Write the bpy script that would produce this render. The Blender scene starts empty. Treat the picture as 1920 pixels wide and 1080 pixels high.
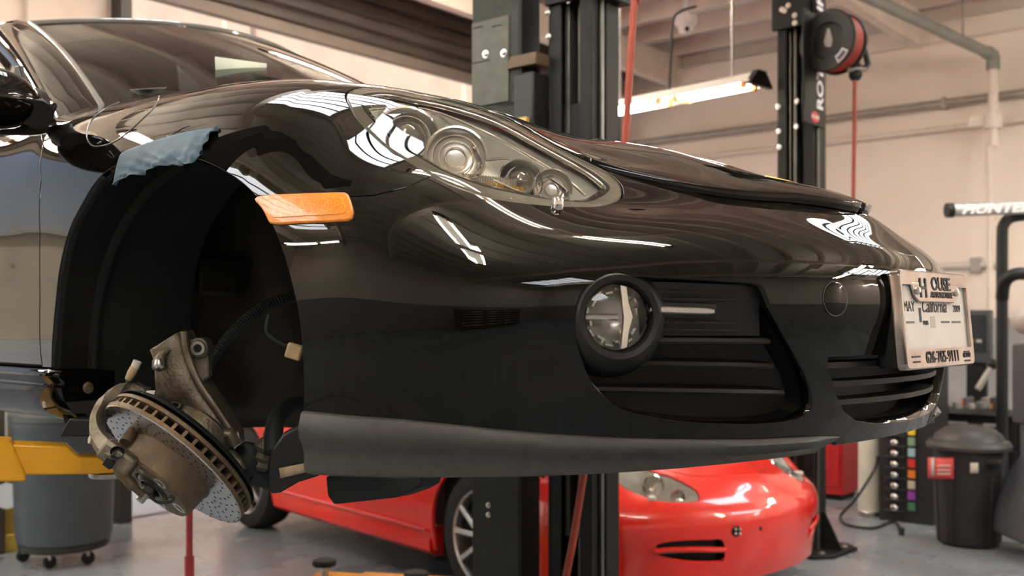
import bpy, bmesh, math, random
import numpy as np
from mathutils import Vector, Matrix
from mathutils.bvhtree import BVHTree
random.seed(7); rng = np.random.default_rng(7)
scene = bpy.context.scene
col = scene.collection
# ------------------------------------------------------------------ camera, light, exposure
LIFT = 0.90                                   # how far the black car is raised on its hoist
CAM_ANGLE = math.radians(50.32); FPX = 1900.0
VD = np.array([-math.cos(CAM_ANGLE), math.sin(CAM_ANGLE), 0.0])   # viewing direction
VR = np.array([math.sin(CAM_ANGLE), math.cos(CAM_ANGLE), 0.0]); VU = np.array([0, 0, 1.0])
CW = np.array([1.555, -1.834, 1.30])          # camera in the room
CC = CW - np.array([0, 0, LIFT])              # camera in the black car's own frame
cam_data = bpy.data.cameras.new('camera'); cam = bpy.data.objects.new('camera', cam_data); col.objects.link(cam)
cam.location = CW
cam.rotation_euler = (math.pi/2, 0, math.atan2(VD[1], VD[0]) - math.pi/2)
cam_data.sensor_width = 36; cam_data.lens = FPX/1920*36; cam_data.shift_y = 60/1920
cam_data.clip_start = 0.05
cam_data.dof.use_dof = True; cam_data.dof.focus_distance = 1.75; cam_data.dof.aperture_fstop = 4.5
scene.camera = cam
world = bpy.data.worlds.new('sky'); scene.world = world; world.use_nodes = True
wn = world.node_tree.nodes; wl = world.node_tree.links
bg = wn['Background']
sky = wn.new('ShaderNodeTexSky'); sky.sky_type = 'HOSEK_WILKIE'; sky.turbidity = 9.0; sky.ground_albedo = 0.4
sky.sun_direction = Vector((0.38, -0.72, 0.58)).normalized()
wl.new(sky.outputs[0], bg.inputs[0]); bg.inputs[1].default_value = 3.2
sun_d = bpy.data.lights.new('sun', 'SUN'); sun = bpy.data.objects.new('sun', sun_d); col.objects.link(sun)
sun_d.energy = 3.0; sun_d.angle = math.radians(3); sun_d.color = (1, .94, .84)
sun.rotation_euler = Vector((-0.38, 0.72, -0.58)).to_track_quat('-Z', 'Y').to_euler()
SKYLIGHT = 5.0; TUBE = 34.0
vs = scene.view_settings
vs.view_transform = 'Standard'; vs.look = 'None'; vs.gamma = 1.0; vs.use_curve_mapping = False; vs.exposure = 1.48
scene.cycles.max_bounces = 10; scene.cycles.transparent_max_bounces = 16; scene.cycles.use_denoising = True
scene.cycles.caustics_reflective = False; scene.cycles.sample_clamp_indirect = 6.0

# ------------------------------------------------------------------ helpers: pixels of the 1920x1080 frame to places
def ray(u, v): return VD + VR*(u-960)/FPX + VU*(600-v)/FPX
def at(u, v, depth): return CW + ray(u, v)*depth
def on_z(u, v, z): r = ray(u, v); return CW + r*((z-CW[2])/r[2])
def on_y(u, v, y): r = ray(u, v); return CW + r*((y-CW[1])/r[1])
def on_x(u, v, x): r = ray(u, v); return CW + r*((x-CW[0])/r[0])
def cc(p): p = np.array(p, float); p[..., 2] -= LIFT; return p          # room -> car frame
def pix(P):                                                             # car frame -> pixel
    q = np.asarray(P) - CC; Z = q@VD
    return np.stack([960+FPX*(q@VR)/Z, 600-FPX*(q@VU)/Z], -1)

# ------------------------------------------------------------------ materials
MATS = {}
def mat(name, color=(.5, .5, .5), rough=.5, metal=0., coat=0., coat_rough=.03, emit=None, estr=1., spec=.5,
        var=0., vscale=8., vcol=None, bump=0., bscale=60., rvar=0., trans=0., ior=1.45, alpha=1., sheen=0., stretch=None, detail=4.):
    if name in MATS: return MATS[name]
    m = bpy.data.materials.new(name); m.use_nodes = True; MATS[name] = m
    nt = m.node_tree; N = nt.nodes; L = nt.links; b = N['Principled BSDF']
    b.inputs['Base Color'].default_value = (*color, 1); b.inputs['Roughness'].default_value = rough
    b.inputs['Metallic'].default_value = metal; b.inputs['Coat Weight'].default_value = coat
    b.inputs['Coat Roughness'].default_value = coat_rough; b.inputs['Specular IOR Level'].default_value = spec
    b.inputs['Transmission Weight'].default_value = trans; b.inputs['IOR'].default_value = ior; b.inputs['Alpha'].default_value = alpha
    if emit: b.inputs['Emission Color'].default_value = (*emit, 1); b.inputs['Emission Strength'].default_value = estr
    tc = N.new('ShaderNodeTexCoord'); vec = tc.outputs['Object']
    if stretch:
        mp = N.new('ShaderNodeMapping'); mp.inputs['Scale'].default_value = stretch; L.new(vec, mp.inputs['Vector']); vec = mp.outputs[0]
    if var or vcol or rvar:
        n = N.new('ShaderNodeTexNoise'); n.inputs['Scale'].default_value = vscale; n.inputs['Detail'].default_value = detail
        L.new(vec, n.inputs['Vector'])
        cr = N.new('ShaderNodeValToRGB'); cr.color_ramp.elements[0].position = .32; cr.color_ramp.elements[1].position = .68
        c2 = vcol if vcol else tuple(min(1, c*(1+var)) for c in color)
        c1 = color if vcol else tuple(c*(1-var) for c in color)
        cr.color_ramp.elements[0].color = (*c1, 1); cr.color_ramp.elements[1].color = (*c2, 1)
        L.new(n.outputs['Fac'], cr.inputs['Fac'])
        if var or vcol: L.new(cr.outputs[0], b.inputs['Base Color'])
        if rvar:
            mr = N.new('ShaderNodeMapRange'); mr.inputs[1].default_value = .3; mr.inputs[2].default_value = .7
            mr.inputs[3].default_value = max(.02, rough-rvar); mr.inputs[4].default_value = min(1, rough+rvar)
            L.new(n.outputs['Fac'], mr.inputs[0]); L.new(mr.outputs[0], b.inputs['Roughness'])
    if bump:
        n2 = N.new('ShaderNodeTexNoise'); n2.inputs['Scale'].default_value = bscale; n2.inputs['Detail'].default_value = 5
        L.new(vec, n2.inputs['Vector']); bp = N.new('ShaderNodeBump'); bp.inputs['Strength'].default_value = bump
        bp.inputs['Distance'].default_value = .004; L.new(n2.outputs['Fac'], bp.inputs['Height']); L.new(bp.outputs[0], b.inputs['Normal'])
    return m
def glass(name, tint=(.8, .82, .8), rough=.0, ior=1.5):
    if name in MATS: return MATS[name]
    m = bpy.data.materials.new(name); m.use_nodes = True; MATS[name] = m
    N = m.node_tree.nodes; L = m.node_tree.links; N.clear()
    o = N.new('ShaderNodeOutputMaterial'); mx = N.new('ShaderNodeMixShader'); t = N.new('ShaderNodeBsdfTransparent'); g = N.new('ShaderNodeBsdfGlossy')
    f = N.new('ShaderNodeFresnel'); f.inputs[0].default_value = ior; t.inputs[0].default_value = (*tint, 1); g.inputs['Roughness'].default_value = rough
    L.new(f.outputs[0], mx.inputs[0]); L.new(t.outputs[0], mx.inputs[1]); L.new(g.outputs[0], mx.inputs[2]); L.new(mx.outputs[0], o.inputs[0])
    return m

# ------------------------------------------------------------------ mesh helpers
def frame(z, up=(0, 0, 1)):
    z = np.array(z, float); z /= np.linalg.norm(z); u = np.array(up, float)
    if abs(z@u) > .98*np.linalg.norm(u): u = np.array([1., 0, 0])
    x = np.cross(u, z); x /= np.linalg.norm(x); y = np.cross(z, x); return x, y, z
class MB:
    def __init__(s): s.v = []; s.f = []
    def add(s, V, F):
        o = len(s.v); s.v += [tuple(map(float, p)) for p in V]; s.f += [tuple(i+o for i in f) for f in F]; return s
    def box(s, c, size, ax=None):
        c = np.array(c, float); h = np.array(size, float)/2; A = np.eye(3) if ax is None else np.array(ax, float)
        V = [c + A[0]*h[0]*i + A[1]*h[1]*j + A[2]*h[2]*k for k in (-1, 1) for j in (-1, 1) for i in (-1, 1)]
        return s.add(V, [(0, 2, 3, 1), (4, 5, 7, 6), (0, 1, 5, 4), (2, 6, 7, 3), (0, 4, 6, 2), (1, 3, 7, 5)])
    def bar(s, a, b, w, h, up=(0, 0, 1)):
        a = np.array(a, float); b = np.array(b, float); x, y, z = frame(b-a, up)
        return s.box((a+b)/2, (w, h, np.linalg.norm(b-a)), (x, y, z))
    def cyl(s, a, b, r0, r1=None, n=24, caps=True):
        return s.lathe([(r0, 0), (r0 if r1 is None else r1, np.linalg.norm(np.array(b)-np.array(a)))], a, np.array(b, float)-np.array(a, float), n, caps)
    def lathe(s, prof, o, axis, n=32, caps=True, a0=0., a1=2*math.pi, up=(0, 0, 1)):
        o = np.array(o, float); x, y, z = frame(axis, up); full = abs(a1-a0-2*math.pi) < 1e-6
        m = n if full else n+1; V = []
        for r, h in prof:
            for k in range(m):
                a = a0+(a1-a0)*k/n; V.append(o + x*(r*math.cos(a)) + y*(r*math.sin(a)) + z*h)
        F = []
        for i in range(len(prof)-1):
            for k in range(n if not full else m):
                k2 = (k+1) % m; F.append((i*m+k, i*m+k2, (i+1)*m+k2, (i+1)*m+k))
        if caps and full:
            if prof[0][0] > 1e-6: F.append(tuple(range(m-1, -1, -1)))
            if prof[-1][0] > 1e-6: F.append(tuple((len(prof)-1)*m+k for k in range(m)))
        return s.add(V, F)
    def tube(s, pts, r, n=10, caps=True, closed=False):
        P = [np.array(p, float) for p in pts]; m = len(P); V = []; F = []; rr = r if hasattr(r, '__len__') else [r]*m
        T = [P[min(i+1, m-1)]-P[max(i-1, 0)] for i in range(m)]
        x, y, z = frame(T[0])
        for i in range(m):
            z = T[i]/np.linalg.norm(T[i]); x = x - z*(x@z); x /= np.linalg.norm(x); y = np.cross(z, x)
            for k in range(n):
                a = 2*math.pi*k/n; V.append(P[i] + (x*math.cos(a)+y*math.sin(a))*rr[i])
        for i in range(m-1):
            for k in range(n): F.append((i*n+k, i*n+(k+1) % n, (i+1)*n+(k+1) % n, (i+1)*n+k))
        if caps: F.append(tuple(range(n-1, -1, -1))); F.append(tuple((m-1)*n+k for k in range(n)))
        return s.add(V, F)
    def prism(s, poly, o, ax, depth):
        """poly of (a,b) in plane ax[0],ax[1] at o, extruded along ax[2] by depth"""
        o = np.array(o, float); A = np.array(ax, float); n = len(poly)
        V = [o+A[0]*a+A[1]*b for a, b in poly]; V += [p+A[2]*depth for p in V]
        F = [tuple(range(n-1, -1, -1)), tuple(range(n, 2*n))]+[(i, (i+1) % n, n+(i+1) % n, n+i) for i in range(n)]
        return s.add(V, F)
    def loft(s, rows, close=False, caps=False):
        m = len(rows[0]); V = [p for r in rows for p in r]; F = []
        for i in range(len(rows)-1):
            for k in range(m if close else m-1):
                F.append((i*m+k, i*m+(k+1) % m, (i+1)*m+(k+1) % m, (i+1)*m+k))
        if caps: F.append(tuple(range(m-1, -1, -1))); F.append(tuple((len(rows)-1)*m+k for k in range(m)))
        return s.add(V, F)
    def sphere(s, c, r, n=16, sc=(1, 1, 1)):
        c = np.array(c, float); V = []; F = []
        for i in range(n//2+1):
            t = math.pi*i/(n//2)
            for k in range(n):
                a = 2*math.pi*k/n; V.append(c+np.array([math.sin(t)*math.cos(a)*r*sc[0], math.sin(t)*math.sin(a)*r*sc[1], math.cos(t)*r*sc[2]]))
        for i in range(n//2):
            for k in range(n): F.append((i*n+k, (i+1)*n+k, (i+1)*n+(k+1) % n, i*n+(k+1) % n))
        return s.add(V, F)
    def build(s, name, m, parent=None, bevel=0., smooth=True, sharp=35, loc=None, fix=True, solid=0.):
        me = bpy.data.meshes.new(name); me.from_pydata(s.v, [], s.f); me.update()
        bmm = bmesh.new(); bmm.from_mesh(me)
        bmesh.ops.remove_doubles(bmm, verts=bmm.verts, dist=1e-6)
        if fix: bmesh.ops.recalc_face_normals(bmm, faces=bmm.faces)
        bmm.to_mesh(me); bmm.free()
        o = bpy.data.objects.new(name, me); col.objects.link(o)
        if m: me.materials.append(m)
        if smooth:
            me.polygons.foreach_set('use_smooth', [True]*len(me.polygons)); me.set_sharp_from_angle(angle=math.radians(sharp))
        if solid:
            md = o.modifiers.new('solid', 'SOLIDIFY'); md.thickness = solid; md.offset = 0
        if bevel:
            md = o.modifiers.new('bevel', 'BEVEL'); md.width = bevel; md.segments = 2; md.limit_method = 'ANGLE'; md.angle_limit = math.radians(40)
        if parent: o.parent = parent
        if loc is not None:
            o.location = loc
        return o
def tag(o, label=None, cat=None, group=None, kind=None):
    if label: o['label'] = label
    if cat: o['category'] = cat
    if group: o['group'] = group
    if kind: o['kind'] = kind
    return o
def empty(name, loc, label=None, cat=None, group=None, rz=0.):
    o = bpy.data.objects.new(name, None); o.empty_display_size = .1; col.objects.link(o)
    o.location = Vector(np.array(loc, float)); o.rotation_euler = (0, 0, rz); return tag(o, label, cat, group)
def struct(o): o['kind'] = 'structure'; return o
class Thing:
    """an empty at a base point; parts are written in room coordinates and moved to the base"""
    def __init__(s, name, base, label, cat, group=None): s.o = empty(name, base, label, cat, group); s.b = np.array(base, float)
    def part(s, name, mb, m, under=None, **k):
        mb.v = [tuple(np.array(p)-s.b) for p in mb.v]; return mb.build(name, m, under or s.o, **k)
def copy_tree(o, parent=None, loc=None):
    c = o.copy(); col.objects.link(c)
    if parent: c.parent = parent
    if loc is not None: c.location = Vector(np.array(loc, float))
    for ch in list(o.children): copy_tree(ch, c)
    return c
def text_mb(txt, size, o, ax, ext=.0006, font=None, align='LEFT', xs=1., shear=0., bold=0.):
    cu = bpy.data.curves.new('t', 'FONT'); cu.body = txt; cu.size = size; cu.extrude = ext; cu.align_x = align; cu.shear = shear; cu.offset = bold
    cu.resolution_u = 4
    ob = bpy.data.objects.new('t', cu); col.objects.link(ob); dg = bpy.context.evaluated_depsgraph_get(); dg.update()
    me = bpy.data.meshes.new_from_object(ob.evaluated_get(dg)); V = np.array([v.co[:] for v in me.vertices]).reshape(-1, 3); F = [tuple(p.vertices) for p in me.polygons]
    bpy.data.objects.remove(ob); bpy.data.curves.remove(cu); bpy.data.meshes.remove(me)
    A = np.array(ax, float); mb = MB(); mb.add([np.array(o)+A[0]*p[0]*xs+A[1]*p[1]+A[2]*p[2] for p in V], F); return mb
def spline(pts, n=8, closed=False):
    P = np.array(pts, float); m = len(P); out = []
    for i in range(m if closed else m-1):
        g = (lambda k: P[k % m]) if closed else (lambda k: P[min(max(k, 0), m-1)])
        a, b, c, d = g(i-1), g(i), g(i+1), g(i+2)
        for k in range(n):
            t = k/n; out.append(.5*((2*b)+(c-a)*t+(2*a-5*b+4*c-d)*t*t+(3*b-a-3*c+d)*t**3))
    if not closed: out.append(P[-1])
    return np.array(out)

# ------------------------------------------------------------------ common materials
M_BLACKPAINT = mat('black_car_paint', (.0034, .0031, .0026), .4, 0., coat=1., coat_rough=.005, spec=.0, var=.6, vscale=1400, detail=1)
M_BLACKPAINT.node_tree.nodes['Principled BSDF'].inputs['Coat IOR'].default_value = 1.42
M_TRIM = mat('black_plastic_trim', (.0065, .0065, .0066), .45, var=.2, vscale=40, bump=.05, bscale=700)
M_TEXTPL = mat('textured_grey_plastic', (.045, .045, .043), .48, var=.15, vscale=60, bump=.12, bscale=900)
M_RUBBER = mat('black_rubber', (.008, .012, .012), .7, var=.3, vscale=30)
M_DARK = mat('cavity_black', (.004, .004, .004), .8)
M_CHROME = mat('chrome', (.82, .80, .77), .08, 1., var=.04, vscale=30)
M_STEEL = mat('dull_steel', (.42, .40, .37), .38, 1., var=.2, vscale=40)
M_CASTAL = mat('grimy_cast_aluminium', (.24, .205, .155), .5, .8, vcol=(.11, .09, .062), vscale=18, bump=.35, bscale=160)
M_RUST = mat('rusty_iron', (.12, .095, .07), .55, .7, vcol=(.19, .125, .07), vscale=30, bump=.3, bscale=220)
M_ROTOR = mat('brushed_rotor_steel', (.62, .63, .64), .3, 1., var=.08, vscale=60)
M_POST = mat('lift_post_enamel', (.015, .0165, .016), .5, spec=.22, var=.12, vscale=10, bump=.03, bscale=400)
M_POSTG = mat('lift_post_grey_green', (.040, .046, .040), .6, spec=.25, var=.15, vscale=14)
M_YELLOW = mat('yellow_arm_enamel', (.88, .42, .012), .35, var=.06, vscale=12, coat=.3)
M_RED = mat('red_car_paint', (.86, .020, .008), .3, coat=1., coat_rough=.02, var=.04, vscale=500)
M_WALL = mat('cream_wall_paint', (.85, .75, .665), .75, vcol=(.79, .68, .595), vscale=1.2, bump=.05, bscale=40)
M_WALLGREY = mat('grey_wall_paint', (.30, .30, .30), .7, var=.1, vscale=3)
M_BOLT = mat('zinc_bolt', (.75, .73, .68), .3, 1., var=.1, vscale=50)
M_REDHOSE = mat('red_rubber_hose', (.34, .055, .032), .5, var=.15, vscale=20)
M_WHITEPRINT = mat('white_print', (.82, .82, .80), .5)
M_BLACKPRINT = mat('black_print', (.02, .02, .02), .5)
M_LENS = glass('clear_lens', (.93, .93, .90))
M_GLASS = glass('windscreen_glass', (.42, .45, .42))
# ================================================================== the room
XD, XF, YN, YF, ZT = -4.6, 7.0, -7.0, 7.5, 4.2
M_FLOOR = mat('sealed_concrete', (.195, .218, .235), .28, vcol=(.235, .258, .275), vscale=1.6, rvar=.14, bump=.06, bscale=30, detail=8)
M_CEIL = mat('painted_ceiling_boards', (.74, .68, .61), .8, var=.10, vscale=2.5, stretch=(1, 12, 1))
M_JOIST = mat('painted_joist', (.78, .67, .58), .75, var=.08, vscale=4)
M_SLAT = mat('brown_door_slat', (.072, .055, .047), .5, var=.15, vscale=2)
M_SLATB = mat('tan_door_rail', (.20, .16, .13), .5, var=.1, vscale=3)
fl = MB().box((1.2, .25, -.05), (11.6, 14.5, .1)).build('floor', M_FLOOR); struct(fl)
mb = MB()
for i in range(9): mb.box((-4.35+i*1.3, .25, .0004), (.004, 14.4, .0012)) if i in (2, 5) else None
struct(mb.build('joint', M_DARK, fl)) if mb.v else None
apron = MB().box((-9.9, .25, -.06), (10.6, 30, .1)).build('floor_apron', mat('outside_concrete', (.52, .53, .54), .6, vcol=(.42, .43, .44), vscale=1.5, bump=.1, bscale=30), smooth=False); struct(apron)
thr = MB().box((-4.62, 1.6, -.006), (.05, 11.4, .02)).build('trim_1', mat('threshold_steel', (.09, .09, .095), .5, .5), bevel=.003); struct(thr)
# side wall with the roll-up doors (far left of the photo)
wl_ = MB()
wl_.box((XD-.1, -5.6, ZT/2), (.2, 2.8, ZT)); wl_.box((XD-.1, .9, ZT/2), (.2, 1.4, ZT)); wl_.box((XD-.1, 7.35, ZT/2), (.2, .3, ZT))
wl_.box((XD-.1, -2.0, 3.86), (.2, 4.4, .68)); wl_.box((XD-.1, 4.4, 3.86), (.2, 5.6, .68))
struct(wl_.build('wall_left', M_WALL, smooth=False))
def wall_band(name, c, size, band_c, band_s):
    w = struct(MB().box(c, size).build(name, M_WALL, smooth=False))
    struct(MB().box(band_c, band_s).build('grey_dado', M_WALLGREY, w, bevel=.002)); return w
wr = wall_band('wall_right', (1.2, YF+.1, ZT/2), (11.6, .2, ZT), (1.2, YF-.006, .66), (11.6, .012, 1.32))
wall_band('wall_near', (1.2, YN-.1, ZT/2), (11.6, .2, ZT), (1.2, YN+.006, .66), (11.6, .012, 1.32))
wall_band('wall_front', (XF+.1, .25, ZT/2), (.2, 14.5, ZT), (XF-.006, .25, .66), (.012, 14.5, 1.32))
ce = struct(MB().box((1.2, .25, ZT+.05), (12.0, 14.9, .1)).build('ceiling', M_CEIL, smooth=False))
j0 = None
SKY = [(-1.0, -.15, 1.05, .95), (.60, 4.35, 1.0, 1.2), (4.6, 4.6, 1.2, 2.4), (-2.8, -4.2, 1.2, 1.8), (5.2, -4.6, 1.2, 2.4)]  # last three are extra skylights out of view, added to light the shop
for k in range(24):
    y = YN+.3+k*.61
    if j0 is None:
        j0 = MB().box((0, 0, 0), (11.6, .045, .16)).build('joist', M_JOIST, ce, smooth=False); o = j0
    else:
        o = j0.copy(); col.objects.link(o)
    o.location = (1.2, y, ZT-.08)
g0 = None
for k in range(5):
    if g0 is None:
        g0 = MB().box((0, 0, 0), (.09, 14.5, .30)).build('girder', M_JOIST, ce, smooth=False); o = g0
    else: o = g0.copy(); col.objects.link(o)
    o.location = (-3.9+k*2.45, .25, ZT-.31)
M_SKYL = mat('skylight_panel', (.9, .9, .9), .6, emit=(.93, .96, 1.0), estr=SKYLIGHT)
M_SKYF = mat('skylight_frame', (.55, .48, .40), .6, var=.1)
for i, (x, y, sx, sy) in enumerate(SKY):
    w = struct(MB().box((x, y, 4.00), (sx, sy, .02)).build('window_%d' % (i+1), M_SKYL, smooth=False))
    f = MB()
    for s in (-1, 1):
        f.box((x+s*(sx/2+.03), y, 4.08), (.06, sy+.12, .24)); f.box((x, y+s*(sy/2+.03), 4.08), (sx, .06, .24))
    struct(f.build('window_frame', M_SKYF, w, smooth=False))
    for k in range(1, 6):
        b = MB().box((x, y-sy/2+sy*k/6, 3.975), (sx, .022, .03)).build('glazing_bar', M_DARK, w, smooth=False); struct(b)
# wall ledge and pipes on the right wall
struct(MB().box((1.2, YF-.05, 3.83), (11.6, .10, .16)).build('trim_2', M_WALL, smooth=False))
def pipe(name, pts, r, m, label, cat='pipe'):
    b = np.array(pts[0], float); t = Thing(name, b, label, cat); return t, t.part('pipe_run', MB().tube(pts, r, 12), m)
M_PIPE = mat('grey_conduit', (.34, .30, .26), .45, .3, var=.1)
M_PIPEC = mat('cream_painted_pipe', (.74, .65, .57), .5, var=.06)
M_PIPEG = mat('green_grey_pipe', (.27, .28, .25), .5, .2, var=.1)
t, _ = pipe('conduit', [(XD+.1, YF-.08, 3.2), (XF-.1, YF-.08, 3.2)], .036, M_PIPE, 'grey brown conduit running high along the cream wall, above the cream pipe')
for x in (-2.6, -1.2, .2): t.part('clip', MB().box((x, YF-.072, 3.2), (.03, .10, .10)), M_PIPE, bevel=.004)
t, _ = pipe('wall_pipe', [(XD+.1, YF-.06, 2.98), (XF-.1, YF-.06, 2.98)], .022, M_PIPEC, 'thin cream pipe running along the wall below the conduit')
top = on_y(1862, 104, YF-.24)
p2_ = np.array([top[0], top[1], top[2]])
q2 = at(1640, 0, 7.22); d2 = q2-p2_; d2 /= np.linalg.norm(d2)
t = Thing('sprinkler_pipe', (p2_[0], p2_[1], 0.), 'green grey overhead pipe with an elbow joining a cream riser on the wall', 'pipe')
t.part('overhead_run', MB().tube([p2_, p2_+d2*6.5], .045, 12), M_PIPEG)
t.part('elbow', MB().tube([p2_+d2*.12, p2_+d2*.02, p2_-VU*.02, p2_-VU*.12], .056, 12), M_PIPEG)
t.part('riser', MB().tube([p2_-VU*.1, (p2_[0], p2_[1], 2.75)], .04, 12), M_PIPEC)
t.part('coupling', MB().cyl((p2_[0], p2_[1], 2.9), (p2_[0], p2_[1], 3.02), .07), M_PIPEC)
t.part('coupling', MB().box((p2_[0]-.12, p2_[1]+.03, 2.98), (.16, .1, .10)), M_PIPEC, bevel=.01)
t.part('drop_pipe', MB().tube([(p2_[0]-.03, p2_[1], 2.8), (p2_[0]-.03, p2_[1]+.04, 1.1)], .024, 10), M_PIPEC)
t.part('hanger', MB().cyl(p2_+d2*.55, p2_+d2*.55+VU*.5, .008), M_PIPE)
# roll-up doors
def roll_door(n, y0, y1, nslat):
    L = y1-y0; yc = (y0+y1)/2
    d = struct(MB().box((XD+.07, yc, 3.455), (.07, L, .09)).build('door_%d' % n, M_SLATB, bevel=.008))
    s0 = None
    for k in range(nslat):
        if s0 is None:
            prof = [(0, -.054), (.026, -.036), (.036, 0), (.026, .036), (0, .054), (-.004, .03), (-.004, -.03)]
            s0 = MB().prism([(a, b) for a, b in prof], (0, -L/2, 0), ((1, 0, 0), (0, 0, 1), (0, 1, 0)), L).build('slat', M_SLAT, d); o = s0
        else: o = s0.copy(); col.objects.link(o)
        o.location = (XD+.07, yc, 3.56+k*.112)
    for y in (y0-.04, y1+.04): struct(MB().box((XD+.06, y, 2.0), (.12, .08, 4.0)).build('guide_rail', mat('dark_guide_rail', (.05, .05, .05), .5, .3), d, bevel=.004))
    return d
roll_door(1, 1.62, 7.18, 5); roll_door(2, -4.18, .18, 5)
mb = MB().box((XD+.10, .55, 2.0), (.10, .10, 4.0)); struct(mb.build('trim_3', mat('dark_guide_rail'), bevel=.006))
mb = MB().box((XD+.03, 1.1, 2.0), (.04, .22, 4.0)); struct(mb.build('trim_4', M_WALL, bevel=.004))
# the building across the alley
nb = Thing('neighbour_building', (-13.2, 3, -.01), 'pinkish stucco building wall across the alley beyond the open roll-up door', 'building')
nb.part('wall', MB().box((-13.4, 9.4, 3.5), (.4, 15.5, 7.0)), mat('pink_stucco', (.40, .295, .255), .85, var=.08, vscale=1.5, bump=.2, bscale=20))
for k in range(3): nb.part('pilaster', MB().box((-13.15, 2.5+k*6., 3.5), (.12, .5, 7.0)), mat('pink_stucco'), bevel=.01)
nb.part('coping', MB().box((-13.35, 9.4, 7.06), (.6, 15.5, .14)), mat('coping_cap', (.4, .38, .35), .7, var=.1), bevel=.01)
nb = Thing('low_outbuilding', (-14.2, -6, -.01), 'low beige outbuilding with grey roof edge across the alley', 'building')
nb.part('wall', MB().box((-14.4, -6, 1.5), (.4, 15, 3.0)), mat('beige_stucco', (.55, .46, .36), .85, var=.08, vscale=1.5, bump=.2, bscale=20))
nb.part('roof_edge', MB().box((-14.3, -6, 3.08), (.7, 15, .16)), mat('coping_cap'), bevel=.01)
for k in range(4): nb.part('window', MB().box((-14.18, -11+k*3.2, 1.7), (.05, 1.3, 1.0)), mat('dark_window', (.03, .035, .04), .15), bevel=.01)
# fluorescent fittings
M_TUBE = mat('fluorescent_tube', (1, 1, 1), .4, emit=(1, .92, .79), estr=TUBE)
M_REFL = mat('fitting_reflector', (.80, .76, .70), .4, var=.05)
def tube_light(p, d, L, label, cable=None, pairs=2, zc=ZT-.4, bare=True):
    p = np.array(p, float); d = np.array([d[0], d[1], 0.]); d /= np.linalg.norm(d); s = np.array([-d[1], d[0], 0.])
    t = Thing('tube_light', p+VU*.05, label, 'light fixture', 'hanging twin-tube shop lights')
    if bare: prof = [(-.028, -.018), (-.028, .03), (.028, .03), (.028, -.018)]
    else: prof = [(-.11, -.035), (-.035, .03), (.035, .03), (.11, -.035), (.103, -.035), (.03, .02), (-.03, .02), (-.103, -.035)]
    t.part('reflector', MB().prism(prof, p-d*L/2, (s, VU, d), L), M_REFL, bevel=.002)
    for e in (-1, 1): t.part('end_cap', MB().prism([(-.07 if bare else -.12, -.05), (-.04, .04), (.04, .04), (.07 if bare else .12, -.05)], p+d*(e*L/2)-d*.02, (s, VU, d), .04), M_TRIM, bevel=.004)
    seg = L/pairs
    for k in range(pairs):
        for w in (-.055, .055):
            a = p+d*(-L/2+k*seg+.07)+s*w-VU*.03; b = p+d*(-L/2+(k+1)*seg-.07)+s*w-VU*.03
            t.part('tube', MB().cyl(a, b, .016, n=12), M_TUBE)
            for q in (a, b): t.part('lamp_holder', MB().box(q, (.03, .035, .05)), mat('amber_holder', (.75, .33, .06), .5), bevel=.003)
    for e in (-.35, .35): t.part('chain', MB().cyl(p+d*(e*L)+VU*.03, (p+d*(e*L))*np.array([1, 1, 0])+VU*zc, .006, n=8), M_STEEL)
    if cable is not None: t.part('power_cable', MB().tube(spline(cable, 6), .008, 8), M_RUBBER)
    return t
lp = at(1262, 178, 6.2)
ca = [at(1255, 168, 6.2), at(1258, 100, 6.2), at(1262, 40, 6.25), at(1275, 22, 6.3), at(1305, 12, 6.4)]
tube_light(lp, (1, -.12), 1.22, 'hanging twin-tube light in front of the cream wall with a curved black power cable', ca, bare=False)
tube_light((.85, -.28, 3.45), (1, .35), 1.8, 'twin-tube light hanging above the black car hood')
tube_light((1.45, -2.35, 3.45), (.55, -1), 1.8, 'twin-tube light hanging behind the photographer')
for k_, (x_, y_, d_) in enumerate([(-2.9, 2.9, (0, 1)), (-3.7, -.9, (0, 1)), (1.9, 5.6, (1, 0)), (3.9, 2.6, (1, 0)), (-2.6, -2.4, (0, 1)), (-2.4, -5.2, (1, 0)), (5.9, 5.2, (1, 0))]):  # unseen fittings added to brighten the shop and its ceiling
    tube_light((x_, y_, 3.75 if k_ == 0 else 3.3), d_, 2.4, 'added unseen fill light, bare twin tubes '+['over the red car tail', 'inside the alley door pier', 'by the far cream wall', 'over the empty front bay', 'over the hoist arm post', 'in the near alley corner', 'in the far front corner'][k_], zc=ZT)
cam_dome = at(1286, 45, 8.2)
t = Thing('security_camera', cam_dome, 'small white dome security camera under the ceiling joists', 'camera')
t.part('base', MB().lathe([(.09, .06), (.09, 0), (.075, -.02)], cam_dome, (0, 0, 1), 24), mat('white_plastic', (.8, .78, .75), .4, var=.03))
t.part('dome', MB().sphere(cam_dome-VU*.03, .062, 20), mat('white_plastic'))
t.part('lens', MB().sphere(cam_dome-VU*.05-VD*.045, .022, 14), M_TRIM)
t.part('bracket', MB().cyl(cam_dome+VU*.05, (cam_dome[0], cam_dome[1], ZT), .02), mat('white_plastic'))
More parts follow.
